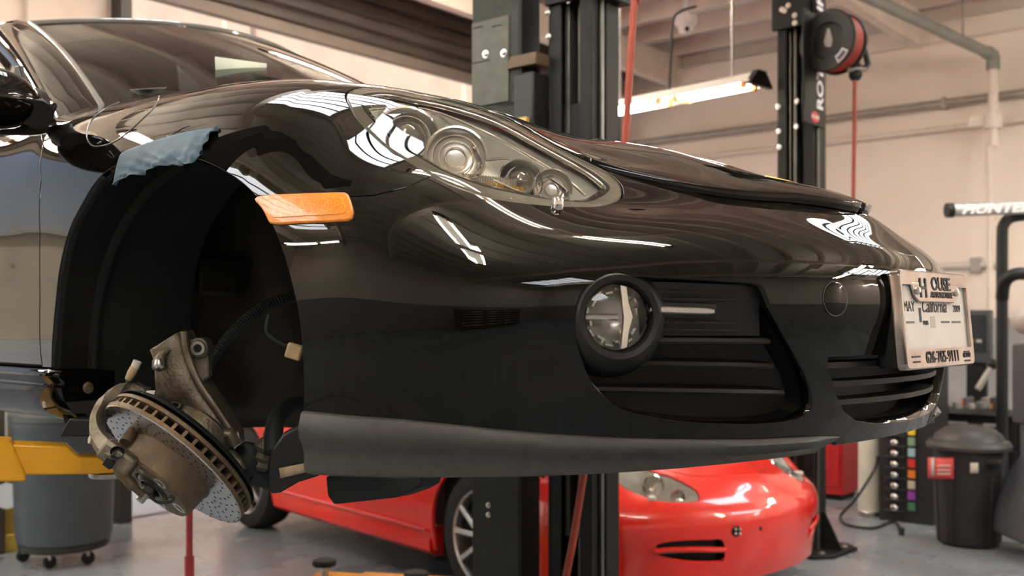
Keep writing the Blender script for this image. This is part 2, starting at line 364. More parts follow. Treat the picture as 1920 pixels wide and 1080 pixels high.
# ================================================================== the black car: body surface
# ---- black car body: measured points (x forward of front axle, half width, height above ground line)
PLAN=[(-1.30,.878),(-.90,.882),(-.50,.888),(-.25,.894),(0,.898),(.2,.890),(.36,.872),(.48,.838),(.60,.775),(.70,.695),(.79,.590),(.862,.470),(.920,.335),(.960,.205),(.980,.1),(.986,0)]
OX=[-1.30,-.90,-.50,-.27,-.05,.10,.20,.27,.33,.38,.42,.45,.47,.485,.495,.50]
PX=np.array(PLAN);NS=len(PLAN)
SEC={-1.30:[(.852,.20),(.868,.28),(.880,.55),(.868,.68),(.84,.79),(.79,.86),(.70,.90)],
-.90:[(.854,.20),(.872,.28),(.884,.55),(.872,.68),(.84,.79),(.785,.86),(.70,.90)],
-.50:[(.856,.20),(.876,.28),(.888,.55),(.876,.68),(.84,.785),(.772,.834),(.68,.872),(.5,.892),(.25,.908),(0,.915)],
-.25:[(.86,.19),(.881,.28),(.894,.55),(.880,.67),(.842,.768),(.765,.829),(.66,.864),(.5,.874),(.25,.884),(0,.890)],
0:[(.862,.185),(.884,.28),(.895,.53),(.878,.645),(.836,.745),(.765,.810),(.69,.842),(.60,.856),(.42,.846),(.2,.850),(0,.854)],
.2:[(.86,.18),(.877,.27),(.884,.50),(.868,.595),(.836,.68),(.775,.750),(.70,.798),(.58,.822),(.42,.812),(.2,.810),(0,.812)]}
FREE=[(.31,.62,.785),(.375,.58,.764),(.444,.55,.734),(.51,.52,.700),(.584,.50,.658),(.63,.48,.622),
(.33,.72,.71),(.41,.74,.662),(.5,.745,.62),(.55,.72,.593),(.588,.68,.58),(.632,.62,.574),(.651,.55,.576),(.650,.49,.587),
(.254,.862,.59),(.44,.846,.548),(.45,.82,.584),(.48,.785,.595),
(.888,0,.586),(.832,0,.612),(.708,0,.658),(.59,0,.692),(.504,0,.720),(.347,0,.771),
(.852,.05,.600),(.805,.15,.608),(.733,.25,.620),(.695,.35,.622),(.632,.4,.640),(.569,.45,.664),(.502,.45,.696),
(.3,.42,.779),(.45,.35,.736),(.60,.25,.680),(.4,.2,.755),(.37,.5,.778),(.45,.48,.745)]
FREE+=[(.385,.858,.178),(.455,.832,.18),(.533,.786,.182),(.660,.706,.188),(.785,.560,.194),(.847,.436,.196),(.906,.275,.2),(.940,.034,.2),(.930,.15,.2)]
for (x,y),d in zip(PLAN[6:],OX[6:]):
    n=np.array([x-d,y]);n/=np.hypot(*n)
    k=min(1,max(0,(x-.3)/.3))
    for z,i0,i1 in [(.27,.016,.018),(.46,-.004,-.002),(.505,.004,.018),(.545,.022,.066)]:
        if x<.65 and z>.53: continue
        i=i0+(i1-i0)*k
        FREE.append((x-n[0]*i,max(0,y-n[1]*i),z))
FREE+=[(x,y,.38) for x,y in PLAN]
for x,l in SEC.items(): FREE+=[(x,y,z) for y,z in l]
def interp(s,tab):   # smooth table lookup, s = 0..NS-1
    s=np.asarray(s,float); t=np.asarray(tab,float); i=np.clip(np.floor(s).astype(int),0,NS-2); u=s-i
    m=np.gradient(t); h=lambda a:t[np.clip(a,0,NS-1)]
    return (2*u**3-3*u**2+1)*h(i)+(u**3-2*u**2+u)*m[i]+(-2*u**3+3*u**2)*h(i+1)+(u**3-u**2)*m[i+1]
ARC=np.concatenate([[0],np.cumsum(np.hypot(*np.diff(PX,axis=0).T))])
SG=np.linspace(0,NS-1,3001); AX=interp(SG,PX[:,0]);AY=interp(SG,PX[:,1]);AO=interp(SG,OX);AL_=interp(SG,ARC)
ZC=.40
def to_sp(x,y,z):
    # find fan line through (x,y): cross((x-ox,y),(ax-ox,ay))=0
    c=(x-AO)*AY-y*(AX-AO)      # sign change
    j=np.where(np.sign(c[:-1])!=np.sign(c[1:]))[0]
    if y<1e-6: s=NS-1. if x>.5 else float(np.interp(x,OX,np.arange(NS)))
    elif len(j)==0: s=(0. if abs(c[0])<abs(c[-1]) else NS-1.)
    else:
        k=j[-1]; s=SG[k]+(SG[k+1]-SG[k])*c[k]/(c[k]-c[k+1])
    ox=interp(s,OX);ax=interp(s,PX[:,0]);ay=interp(s,PX[:,1])
    Rr=np.hypot(ax-ox,ay);r=np.hypot(x-ox,y); rc=.45*Rr
    return s,np.arctan2(z-ZC,r-rc),np.hypot(r-rc,z-ZC)
def mirror_top(s,y,z):
    rc=.45*np.hypot(interp(s,PX[:,0])-interp(s,OX),interp(s,PX[:,1])); r=-y
    return s,np.arctan2(z-ZC,r-rc),np.hypot(r-rc,z-ZC)
def feat(s,psi): return np.stack([np.interp(s,np.arange(NS),ARC)/.55,psi],-1)
def build_field(lam=8e-3):
    P=[to_sp(*p) for p in FREE]
    P+=[mirror_top(q[0],p[1],p[2]) for p,q in zip(FREE,P) if 0<p[1]<.3 and p[2]>.55 and q[0]<9]
    s,psi,rho=np.array(P).T
    # mirror past the nose centre so that the surface meets itself smoothly
    A=feat(s,psi); smax=ARC[-1]/.55
    M=A.copy();M[:,0]=2*smax-M[:,0]; keep=M[:,0]<smax+1.3
    A2=np.concatenate([A,M[keep&(A[:,0]<smax-1e-6)]]);r2=np.concatenate([rho,rho[keep&(A[:,0]<smax-1e-6)]])
    def ker(a,b):
        d2=((a[:,None,:]-b[None])**2).sum(-1); return (d2+1e-9)**1.5
    n=len(A2);K=ker(A2,A2)+lam*np.eye(n);Q=np.c_[np.ones(n),A2]
    W=np.linalg.solve(np.block([[K,Q],[Q.T,np.zeros((3,3))]]),np.r_[r2,np.zeros(3)])
    def f(s,psi):
        a=feat(s,psi).reshape(-1,2);out=np.empty(len(a))
        for i in range(0,len(a),20000):
            b=a[i:i+20000]; out[i:i+20000]=ker(b,A2)@W[:n]+np.c_[np.ones(len(b)),b]@W[n:]
        return out.reshape(np.shape(s))
    return f
def body_grid(f,ns=280,nv=150,s0=0.):
    s=np.linspace(s0,NS-1,ns)
    ox=interp(s,OX);ax=interp(s,PX[:,0]);ay=interp(s,PX[:,1]);Rr=np.hypot(ax-ox,ay);rc=.45*Rr
    dirs=np.stack([(ax-ox)/Rr,ay/Rr],1)
    # end angle where the profile reaches the centre line
    p1=np.full(ns,2.2)
    for _ in range(60):
        rho=f(s,p1); r=rc+rho*np.cos(p1); p1=p1+np.clip(r/np.maximum(rho,.05),-.1,.1)*.7
    p0=np.full(ns,-.62)
    for _ in range(60):   # bottom edge height
        zb=np.interp(s,[0,2,4,6,9,12,15],[.2,.2,.185,.178,.188,.198,.2]); rho=f(s,p0); z=ZC+rho*np.sin(p0); p0=p0-np.clip((z-zb)/.5,-.1,.1)*.8
    t=np.linspace(0,1,nv)
    psi=p0[:,None]+(p1-p0)[:,None]*t[None]
    S=np.repeat(s[:,None],nv,1); rho=f(S,psi)
    r=rc[:,None]+rho*np.cos(psi); z=ZC+rho*np.sin(psi)
    X=ox[:,None]+dirs[:,0,None]*r; Y=-dirs[:,1,None]*r
    return np.stack([X,Y,z],-1)
car = empty('sports_car', (0, 0, LIFT), 'glossy black sports car raised on a hoist, front wheel removed', 'car')
FIELD = build_field()
G = body_grid(FIELD, 380, 176); GS, GV = G.shape[:2]
_du = np.gradient(G, axis=0); _dv = np.gradient(G, axis=1); GN = np.cross(_du, _dv); GN /= np.linalg.norm(GN, axis=-1, keepdims=True)+1e-12
if GN[60, 60, 1] > 0: GN = -GN
GN[-1, :, 1] = 0; GN[-1] /= np.linalg.norm(GN[-1], axis=-1, keepdims=True); GN[:-1, -1, 1] = 0; GN[:, -1] /= np.linalg.norm(GN[:, -1], axis=-1, keepdims=True)
G[-1, :, 1] = 0; G[:, -1, 1] = 0
PV = G.reshape(-1, 3); PN = GN.reshape(-1, 3)
PS = np.repeat(np.linspace(0, NS-1, GS)[:, None], GV, 1).reshape(-1)
_i = np.arange(GS*GV).reshape(GS, GV)
QUADS = np.stack([_i[:-1, :-1], _i[1:, :-1], _i[1:, 1:], _i[:-1, 1:]], -1).reshape(-1, 4)
_q = QUADS[0]; 
_fn = np.cross(PV[QUADS[9000][1]]-PV[QUADS[9000][0]], PV[QUADS[9000][2]]-PV[QUADS[9000][0]])
if _fn@PN[QUADS[9000][0]] < 0: QUADS = QUADS[:, ::-1].copy()
BVH = BVHTree.FromPolygons([Vector(p) for p in PV], [tuple(map(int, q)) for q in QUADS])
BVHF = BVHTree.FromPolygons([Vector(p*np.array([1, -1, 1])) for p in PV], [tuple(map(int, q)) for q in QUADS])
def hit(u, v):
    """where the sight line of a pixel meets the near body half: point, normal, station"""
    r = Vector(ray(u, v)); r.normalize()
    p, n, i, d = BVH.ray_cast(Vector(CC), r)
    if p is None: p, n, i, d = BVH.find_nearest(Vector(CC+ray(u, v)*1.7))
    k = QUADS[i][0]; nn = PN[QUADS[i]].mean(0); return np.array(p), nn/np.linalg.norm(nn), PS[k]
def hits(uvs): return np.array([hit(*q)[0] for q in uvs])
def sdf(P, poly):
    """signed distance to a closed polygon, positive inside"""
    poly = np.asarray(poly, float); P = np.asarray(P, float); d = np.full(len(P), 1e9); ins = np.zeros(len(P), bool); n = len(poly)
    for i in range(n):
        a = poly[i]; b = poly[(i+1) % n]; e = b-a; w = P-a; t = np.clip((w@e)/(e@e+1e-15), 0, 1)
        d = np.minimum(d, np.hypot(*(w-t[:, None]*e).T))
        c = (a[1] <= P[:, 1]) != (b[1] <= P[:, 1])
        with np.errstate(divide='ignore', invalid='ignore'):
            xi = a[0]+(P[:, 1]-a[1])*e[0]/(e[1] if e[1] else 1e-15)
        ins ^= c & (P[:, 0] < xi)
    return np.where(ins, d, -d)
def clip(V, N, F, fields):
    """keep the part of a polygon mesh where every scalar field is >= 0"""
    V = np.asarray(V); N = np.asarray(N); F = [tuple(f) for f in F]; A = {k: v for k, v in enumerate(fields)}
    G_ = [np.asarray(g, float) for g in fields]
    for gi in range(len(G_)):
        g = G_[gi]; out = []; newV = []; newN = []; newG = [[] for _ in G_]; cache = {}; base = len(V)
        pos = g >= 0
        def cut(a, b):
            key = (a, b) if a < b else (b, a)
            if key not in cache:
                t = g[a]/(g[a]-g[b]); cache[key] = base+len(newV)
                newV.append(V[a]+(V[b]-V[a])*t); newN.append(N[a]+(N[b]-N[a])*t)
                for k in range(len(G_)): newG[k].append(G_[k][a]+(G_[k][b]-G_[k][a])*t)
            return cache[key]
        for f in F:
            s = sum(pos[i] for i in f)
            if s == len(f): out.append(f)
            elif s:
                r = []
                for k in range(len(f)):
                    a, b = f[k], f[(k+1) % len(f)]
                    if pos[a]: r.append(a)
                    if pos[a] != pos[b]: r.append(cut(a, b))
                if len(r) > 2: out.append(tuple(r))
        F = out
        if newV:
            V = np.concatenate([V, newV]); N = np.concatenate([N, newN]); G_ = [np.concatenate([G_[k], newG[k]]) for k in range(len(G_))]
    used = np.unique(np.concatenate([np.array(f) for f in F])) if F else np.array([], int); mp = np.full(len(V), -1); mp[used] = np.arange(len(used))
    N = N[used]; N = N/(np.linalg.norm(N, axis=1, keepdims=True)+1e-12)
    return V[used], N, [tuple(int(mp[i]) for i in f) for f in F]
def shell(name, V, N, F, m, parent, depth=.012, off=0., chamfer=.0012, both=False, free=None, twosided=False):
    """a body panel: outer skin, rounded edge and a return flange; optionally mirrored into one mesh or returned for both sides"""
    V = V+N*off; edges = {}
    for f in F:
        for k in range(len(f)):
            a, b = f[k], f[(k+1) % len(f)]; edges[(a, b)] = edges.get((a, b), 0)+1
    bd = [(a, b) for (a, b) in edges if (b, a) not in edges]
    bd = [(a, b) for a, b in bd if not (abs(V[a][1]) < 1e-5 and abs(V[b][1]) < 1e-5)]
    lat = {}
    for a, b in bd:
        e = V[b]-V[a]; l = np.cross(e, N[a]); l /= np.linalg.norm(l)+1e-12
        for i in (a, b): lat[i] = lat.get(i, 0)+l
    V2 = [tuple(p) for p in V]; N2 = [tuple(n) for n in N]; F2 = list(F); i1 = {}; i2 = {}
    for i, l in lat.items():
        l = l/(np.linalg.norm(l)+1e-12)
        if abs(V[i][1]) < 1e-5: l = l*np.array([1, 0, 1])
        c = V[i]+l*chamfer-N[i]*chamfer; i1[i] = len(V2); V2.append(tuple(c)); nn = N[i]+l*1.5; N2.append(tuple(nn/np.linalg.norm(nn)))
        i2[i] = len(V2); V2.append(tuple(c-N[i]*depth)); N2.append(tuple(l))
    for a, b in bd:
        F2.append((b, a, i1[a], i1[b])); F2.append((i1[b], i1[a], i2[a], i2[b]))
    def emit(sgn):
        VV = np.array(V2)*np.array([1, sgn, 1]); NN = np.array(N2)*np.array([1, sgn, 1]); FF = F2 if sgn > 0 else [f[::-1] for f in F2]
        return VV, NN, FF
    def mk(VV, NN, FF):
        me = bpy.data.meshes.new(name); me.from_pydata([tuple(p) for p in VV], [], FF); me.update()
        me.polygons.foreach_set('use_smooth', [True]*len(me.polygons))
        me.normals_split_custom_set_from_vertices([tuple(n) for n in NN])
        o = bpy.data.objects.new(name, me); col.objects.link(o); me.materials.append(m); o.parent = parent; return o
    if both == 'joined':
        a = emit(1); b = emit(-1); n = len(a[0])
        return mk(np.concatenate([a[0], b[0]]), np.concatenate([a[1], b[1]]), a[2]+[tuple(i+n for i in f) for f in b[2]])
    o = mk(*emit(1))
    if both: return o, mk(*emit(-1))
    return o
GAP = .0021
X, Y, Z = PV.T; AYY = np.abs(Y); PXZ = np.stack([X, Z], 1); PXY = np.stack([X, AYY], 1)
# --- feature lines: read off the photograph and laid on the surface
hl_low = hits([(654, 172), (661, 205), (690, 241), (740, 284), (812, 327), (880, 356), (950, 373), (1040, 384), (1110, 386), (1143, 379)])
HL = np.concatenate([hl_low[:, :2]*[1, -1], [(.652, .470), (.628, .452), (.58, .458), (.51, .475), (.44, .500), (.375, .535), (.31, .575), (.25, .612)]])
HL = spline(HL, 6, True)
hood_vis = hits([(1583, 396), (1493, 383), (1372, 373), (1281, 357), (1190, 334), (1110, 306)])
hv = hood_vis[:, :2]*[1, -1]; hv = hv[hv[:, 1] > .02]
x_c = hv[0, 0]+.010
HOOD = np.concatenate([spline(np.concatenate([[(x_c, -.05), (x_c, .0)], hv, [(.555, .455), (.47, .488), (.38, .530), (.28, .580), (.12, .600), (-.12, .606), (-.40, .600)]]), 6)[6:], [(-.46, .45), (-.475, .2), (-.48, -.1)]])
gap = hits([(655, 368), (700, 366), (760, 353), (812, 329)])
zb = lambda x: np.interp(x, [0.0, .1, .22, *gap[:, 0], .6], [-1, .1, gap[0, 2]+.012, *gap[:, 2], gap[-1, 2]+.05])
dg = hits([(76, 660), (75, 560), (75, 440), (77, 340), (82, 270), (92, 214)])
xd = lambda z: np.interp(z, dg[::1, 2][np.argsort(dg[:, 2])], dg[:, 0][np.argsort(dg[:, 2])])
zs = float(hit(60, 686)[0][2])                     # door bottom line
lipl = [hit(u, v) for u, v in [(572, 769), (760, 785), (960, 806), (1160, 820), (1400, 823), (1540, 817), (1576, 818)]]
ls = np.array([q[2] for q in lipl]); lz = np.array([q[0][2] for q in lipl]); S_END = ls[-1]
zl = lambda s: np.interp(s, ls, lz)
# fields
f_hl = sdf(PXY, HL); f_hl[(Z < .5)] = -1.
f_hood = sdf(PXY, HOOD); f_hood[Z < .5] = -1.
AR_C = (-.005, .322)
def arch_f(x, z, rx=.386, rz=.362):
    zz = np.maximum(z-AR_C[1], 0); r = np.sqrt(((x-AR_C[0])/rx)**2+(zz/rz)**2); return (r-1)*.37
ah_ = hits([(96, 690), (97, 655), (103, 575), (112, 500), (128, 435), (153, 383), (190, 328), (245, 297), (310, 286), (350, 290), (390, 303), (432, 325), (467, 352), (490, 380), (510, 417), (527, 458), (541, 503), (554, 555), (563, 605), (568, 660), (570, 710), (570, 766)])
ARCH = np.concatenate([[(ah_[0, 0]-.004, .10)], ah_[:, [0, 2]], [(ah_[-1, 0]-.004, .10)]])
ARCHS = np.concatenate([ARCH[:1], spline(ARCH[1:-1], 4), ARCH[-1:]])
f_arch = np.where(AYY > .5, -sdf(PXZ, ARCHS), 1.); f_arch[Z > .9] = 1.
f_fend = np.minimum(Z-zb(X), .525-X); 
f_door = xd(Z)-X
f_belt = np.where(X < -.50, .868-Z+.10*np.clip(X+.66, 0, 1), 1.)
f_cowl = np.where((X < -.3), sdf(PXY, [(-.40, -.1), (-.44, .3), (-.50, .57), (-.60, .66), (-.74, .73), (-.80, 1.2), (1.4, 1.2), (1.4, -.1)]), 1.)
arch_pts_n = 60
# --- panels
fen = clip(PV, PN, QUADS, [f_fend-GAP, -f_hood-GAP, -f_hl-.004, f_arch, -f_door-GAP, Z-zs-.0, f_cowl, np.where(X > .1, 1, 1.)])
shell('front_fender', *fen, M_BLACKPAINT, car, both=True, depth=.02)
door = clip(PV, PN, QUADS, [f_door-GAP, Z-zs-.004, .862-Z])
shell('door', *door, M_BLACKPAINT, car, both=True, depth=.03)
hood = clip(PV, PN, QUADS, [f_hood-GAP-.001-.006*np.clip((X-.35)/.3, 0, 1), -f_hl-.004])
ho_dz = np.clip((hood[0][:, 0]-.1)/.7, 0, 1)**2*.017
hoodV = hood[0]+hood[1]*ho_dz[:, None]
shell('hood', hoodV, hood[1], hood[2], M_BLACKPAINT, car, both='joined', depth=.018, chamfer=.002)
# intakes
fog_px = [(1081, 571), (1090, 545), (1109, 530), (1146, 519), (1212, 517), (1301, 521), (1372, 526), (1410, 529), (1432, 538), (1448, 582), (1474, 633), (1497, 676), (1515, 712), (1523, 745), (1519, 772), (1490, 788), (1427, 796), (1353, 796), (1279, 791), (1205, 779), (1161, 767), (1131, 743), (1105, 712), (1090, 675), (1079, 627)]
FOGP = spline(fog_px, 4, True); UV = pix(PV)
vis = ((CC-PV)*PN).sum(1) > -.02
f_fog = np.where(vis & (X > .45) & (Z < .55), sdf(UV, FOGP)*.00085, -1.)
cg = hits([(1551, 668), (1553, 694), (1569, 744), (1582, 773), (1604, 790), (1640, 796), (1690, 792)])
CGP = np.concatenate([[(.0, cg[0, 2]), (-.02, cg[0, 2])], [(y, z) for y, z in zip(cg[:, 1], cg[:, 2])], [(.0, cg[-1, 2]-.001)]])
CGP = np.array([(0.05, cg[0, 2]+.002)]+[(y, z) for y, z in cg[:, 1:]]+[(.05, cg[-1, 2])])
f_cg = np.where(X > .6, sdf(np.stack([Y, Z], 1), CGP), -1.)
f_lip = np.where(PS < S_END, Z-zl(PS), 1.)
bum = clip(PV, PN, QUADS, [np.where(X > .1, -f_fend, -1)-GAP, -f_hood-GAP, -f_hl-.004, f_arch, -f_fog, -f_cg, f_lip])
shell('front_bumper', *bum, M_BLACKPAINT, car, both='joined', depth=.022)
# intake recesses: the cut boundary pulled inwards
def loop_on_surface(pxs): return [hit(u, v) for u, v in pxs]
def recess(name, L, inner_dir, depth, shrink, m, parent, n_mid=3, lip=.0):
    P = np.array([q[0] for q in L]); N = np.array([q[1] for q in L]); c = P.mean(0); rows = [P+N*lip]
    for k in range(1, n_mid+1):
        t = k/n_mid; rows.append(P-N*.006*min(1, 3*t)*(1-t)+inner_dir*depth*t+(c-P)*shrink*t**1.5)
    mb = MB(); rows = [list(r) for r in rows]; mb.loft([r+[r[0]] for r in rows]); mb.add(rows[-1], [tuple(range(len(P)))])
    return mb
def mirror_obj(o, parent=None):
    me = o.data.copy(); me.transform(Matrix.Scale(-1, 4, (0, 1, 0))); me.flip_normals()
    c = bpy.data.objects.new(o.name.split('.')[0], me); col.objects.link(c); c.parent = parent or o.parent
    for md in o.modifiers:
        d = c.modifiers.new(md.name, md.type)
        if md.type == 'BEVEL': d.width = md.width; d.segments = md.segments; d.limit_method = 'ANGLE'; d.angle_limit = md.angle_limit
    return c
IN = np.array([-.86, .50, .0])*1.0
fogL = loop_on_surface(FOGP[::2])
intake = recess('side_intake', fogL, IN, .055, .06, M_TRIM, car, 3).build('side_intake', M_TRIM, car, sharp=50); mirror_obj(intake)
def fogpt(u, v, depth): p, n, s = hit(u, v); return p+IN*depth
# slats
for a, b, d in [((1105, 681), (1462, 687), .030), ((1128, 732), (1482, 738), .030), ((1222, 639), (1452, 640), .022)]:
    rows = []
    for t in np.linspace(0, 1, 12):
        p = fogpt(a[0]+(b[0]-a[0])*t, a[1]+(b[1]-a[1])*t, d*.55); rows.append([p+VU*.004, p+IN*.05+VU*.008, p+IN*.05-VU*.004, p-VU*.004, p-VU*.001-IN*.003])
    o = MB().loft(rows, close=True, caps=True).build('intake_slat', M_TRIM, car); mirror_obj(o)
# brow panel behind the lamp
rows = []
for t in np.linspace(0, 1, 14):
    u = 1212+(1440-1212)*t; vtop = 527+8*t; vbot = 636+0*t
    rows.append([fogpt(u, vtop, .010+.02*abs(t-.4)), fogpt(u, vtop+22, .020), fogpt(u, 585, .024), fogpt(u, vbot-6, .022), fogpt(u, vbot, .040)])
o = MB().loft(rows).build('intake_panel', M_TRIM, car); mirror_obj(o)
for v_ in (545, 560, 604, 618):
    rg = [fogpt(1222+(1395-1222)*t, v_+3*t, .017) for t in np.linspace(0, 1, 8)]
    o = MB().tube(rg, .0022, 6).build('panel_ridge', M_TRIM, car); mirror_obj(o)
# fog lamp
fc, fn, _ = hit(1163, 594); fax = np.array([.80, -.60, .02]); fax /= np.linalg.norm(fax)
fb = fc-fax*.012
hous = MB().lathe([(.088, -.045), (.084, -.02), (.074, -.004), (.060, .010), (.052, .008), (.0485, -.002), (.0475, -.03)], fb, fax, 56, caps=False).build('fog_lamp', M_TRIM, car)
mirror_obj(hous)
M_LAMPR = mat('lamp_reflector', (.80, .76, .70), .22, .55, var=.05, vscale=50)
bowl = MB().lathe([(.0475, -.004), (.047, -.012), (.038, -.024), (.022, -.034), (.008, -.038), (0, -.038)], fb, fax, 48, caps=False).build('reflector', M_LAMPR, hous)
fx, fy, fz = frame(fax)
facet = MB()
for k in range(16):
    a = 2*math.pi*(k+.5)/16; r = .034+.005*(k % 2); e = fx*math.cos(a)+fy*math.sin(a); tt = -fx*math.sin(a)+fy*math.cos(a)
    facet.box(fb+e*r-fax*.020, (.012, .004, .012), (tt, e, fax*1.0+e*.3))
facet.build('facet_ring', M_LAMPR, hous, bevel=.001)
MB().prism([(-.006, -.047), (.006, -.047), (.010, -.02), (.016, 0), (.010, .02), (.006, .047), (-.006, .047), (-.001, 0)], fb+fx*.010-fax*.012, (fx, fy, fax), .010).build('reflector_blade', M_CHROME, hous, bevel=.002)
MB().tube([fb-fx*.045-fax*.010, fb+fx*.002-fax*.004], .005, 10).build('bulb_shield', M_CHROME, hous)
MB().lathe([(.049, -.004), (.046, .001), (.03, .006), (.012, .008), (0, .0085)], fb, fax, 48, caps=False).build('lens', M_LENS, hous)
# daytime running light bar
a = fogpt(1228, 580, .012); b = fogpt(1346, 584, .012)
rows = []
for t in np.linspace(0, 1, 9):
    p = fogpt(1226+(1346-1226)*t, 580+4*t, .013); h = .0048 if 0 < t < 1 else .0035; rows.append([p+VU*h-IN*.0, p+VU*h*.6-IN*.004, p-VU*h*.6-IN*.004, p-VU*h, p+IN*.015])
o = MB().loft(rows, close=True, caps=True).build('running_light', mat('running_light_lens', (.55, .52, .47), .2, .4, coat=.6, var=.1, vscale=200), car); mirror_obj(o)
rows = []
for t in np.linspace(0, 1, 9):
    p = fogpt(1222+(1354-1222)*t, 580+4*t, .017); h = .011; rows.append([p+VU*h, p+VU*h*.5-IN*.002, p-VU*h*.5-IN*.002, p-VU*h, p+IN*.012])
o = MB().loft(rows, close=True, caps=True).build('running_light_bezel', M_TRIM, car); mirror_obj(o)
# centre lower intake: a recess with blades, whole width
cgP = np.array([[p[0], p[1], p[2]] for p in cg]); cgN = [hit(*q)[1] for q in [(1551, 668), (1553, 694), (1569, 744), (1582, 773), (1604, 790), (1640, 796), (1690, 792)]]
half = spline(cgP, 5); top_c = np.array([half[0][0]+.5*(G[-1, :, 0].max()-half[0][0]), 0, half[0][2]])
def nose_x(y, z):
    p, n, i, d = BVH.ray_cast(Vector((2, -abs(y)-1e-4, z)), Vector((-1, 0, 0))); return p[0] if p else .9
outl = []
for y in np.linspace(0, half[0][1], 8)[:-1]: outl.append((nose_x(y, half[0][2]), y, half[0][2]))
outl += [tuple(p) for p in half]
for y in np.linspace(half[-1][1], 0, 5)[1:]: outl.append((nose_x(y, half[-1][2]), min(y, 0), half[-1][2]))
outl = np.array(outl); full = np.concatenate([outl, (outl*[1, -1, 1])[::-1][1:-1]])
mb = MB(); cen = full.mean(0); rows = [list(full), list(full+np.array([-.02, 0, 0])+(cen-full)*.03), list(full+np.array([-.07, 0, 0])+(cen-full)*.08)]
mb.loft([r+[r[0]] for r in rows]); mb.add(rows[-1], [tuple(range(len(full)))])
mb.build('centre_intake', M_TRIM, car, sharp=50)
for z in np.linspace(half[0][2]-.016, half[-1][2]+.045, 3):
    ymax = abs(np.interp(z, half[::-1][:, 2], half[::-1][:, 1]))-.006; rows = []
    for y in np.linspace(-ymax, ymax, 15):
        p = np.array([nose_x(y, z)-.016, y, z]); rows.append([p+VU*.005, p+(-.035, 0, .007), p+(-.035, 0, -.003), p-VU*.004])
    MB().loft(rows, close=True, caps=True).build('intake_slat', M_TRIM, car)
# tow-eye cover: thin ring groove and disc
tc_, tn_, _ = hit(1566, 560)
tow = MB().lathe([(.026, -.004), (.026, .0006), (.0245, .0012), (0, .0012)], tc_, tn_, 40).build('tow_eye_cover', M_BLACKPAINT, car)
MB().lathe([(.0275, .0002), (.0275, .0006), (.0265, .0006), (.0265, .0002)], tc_, tn_, 40, caps=False).build('cover_ring', mat('pale_edge', (.10, .098, .09), .4), tow)
# lower spoiler lip (matt), both sides
rows = []
for s in np.linspace(ls[0], S_END, 60):
    i = int(round(s/(NS-1)*(GS-1))); t = (s-ls[0])/(S_END-ls[0])
    zc_ = G[i, :, 2]; top = float(zl(s)); bot = zc_[0]
    fade = 1 if t < .93 else max(.08, (1-t)/.07)**.6
    bot = top+(bot-.010-top)*fade
    row = []
    for w, o_ in [(0, -.004), (.02, .004), (.06, .007), (.25, .013), (.42, .012), (.52, .006), (.7, .002), (.88, .004), (.96, .003), (1.0, -.004)]:
        z = top+(bot-top)*w; k = int(np.clip(np.searchsorted(zc_[:90], z), 1, 88)); tt = (z-zc_[k-1])/(zc_[k]-zc_[k-1]); p = G[i, k-1]+(G[i, k]-G[i, k-1])*tt; n = GN[i, k]*np.array([1, 1, 0]); n /= np.linalg.norm(n)
        p = p.copy() if z > zc_[0] else G[i, 0].copy(); p[2] = z; row.append(p+n*(o_*(1 if t < .9 else max(.3, (1-t)/.1))))
    row.append(row[-1]-n*.05+VU*.004); row.append(row[0]-n*.03)
    rows.append(row)
lip = MB().loft(rows, close=True, caps=True).build('spoiler_lip', M_TEXTPL, car, sharp=50); mirror_obj(lip)
# belly pan closing the underside of the nose
rows = []
for i in [q for q in range(60, GS, 6) if G[q, 0, 0] > .40]:
    p = G[i, 0]; rows.append([p*[1, 1, 1]+(0, 0, .006), (p[0]*.9, p[1]*.75, p[2]-.005), (min(p[0], .5), p[1]*.3, p[2]-.004), (min(p[0], .45), 0, p[2]-.004)])
o = MB().loft(rows).build('belly_pan', M_TRIM, car); mirror_obj(o)
# brake cooling deflector hanging below the lip
poly_px = [(610, 893), (792, 893), (788, 912), (770, 922), (735, 934), (625, 946), (613, 930)]
dp = [cc(on_y(u, v, -.62)) for u, v in poly_px]
mb = MB(); mb.add(dp+[p+np.array([.0, .05, 0]) for p in dp], [tuple(range(7)), tuple(range(13, 6, -1))]+[(i, (i+1) % 7, 7+(i+1) % 7, 7+i) for i in range(7)])
mb.build('air_deflector', M_RUBBER, car, bevel=.004)
# ------------------------------------------------------------------ sill, wheel arch, greenhouse
rows = []
for x in np.concatenate([np.linspace(-1.45, -.42, 12), [-.40, -.385]]):
    e = 0 if x < -.41 else (x+.41)*1.2; y0 = -.872-.006*(x+1.45)/1.05+e*.5
    prof = [(.02, zs-.002), (-.006, zs-.004), (-.014, zs-.012), (-.014, zs-.020), (-.004, zs-.030), (-.004, zs-.036), (-.010, zs-.040), (-.006, zs-.062), (.010, zs-.088), (.030, zs-.106), (.10, zs-.112), (.10, zs-.01)]
    rows.append([(x, y0+a, z+(0 if b else 0)) for b, (a, z) in enumerate(prof)])
o = MB().loft(rows, close=True, caps=True).build('side_sill', M_BLACKPAINT, car, sharp=50); mirror_obj(o)
M_LINER = mat('arch_liner_felt', (.0042, .0042, .0040), .85, var=.3, vscale=60, bump=.3, bscale=300)
M_APRON = mat('grimy_apron_metal', (.030, .026, .019), .5, .3, vcol=(.014, .0125, .010), vscale=7, bump=.5, bscale=25)
AX0, AZ0 = AR_C
rows = []
ang = np.concatenate([[None, None], np.radians(np.linspace(180, 0, 40)), [None, None]])
ring = [(ARCH[1][0], .195), (ARCH[1][0], .25)]+[tuple(q) for q in ARCHS[1:-1:2]]+[(ARCH[-2][0], .22), (ARCH[-2][0], .19)]
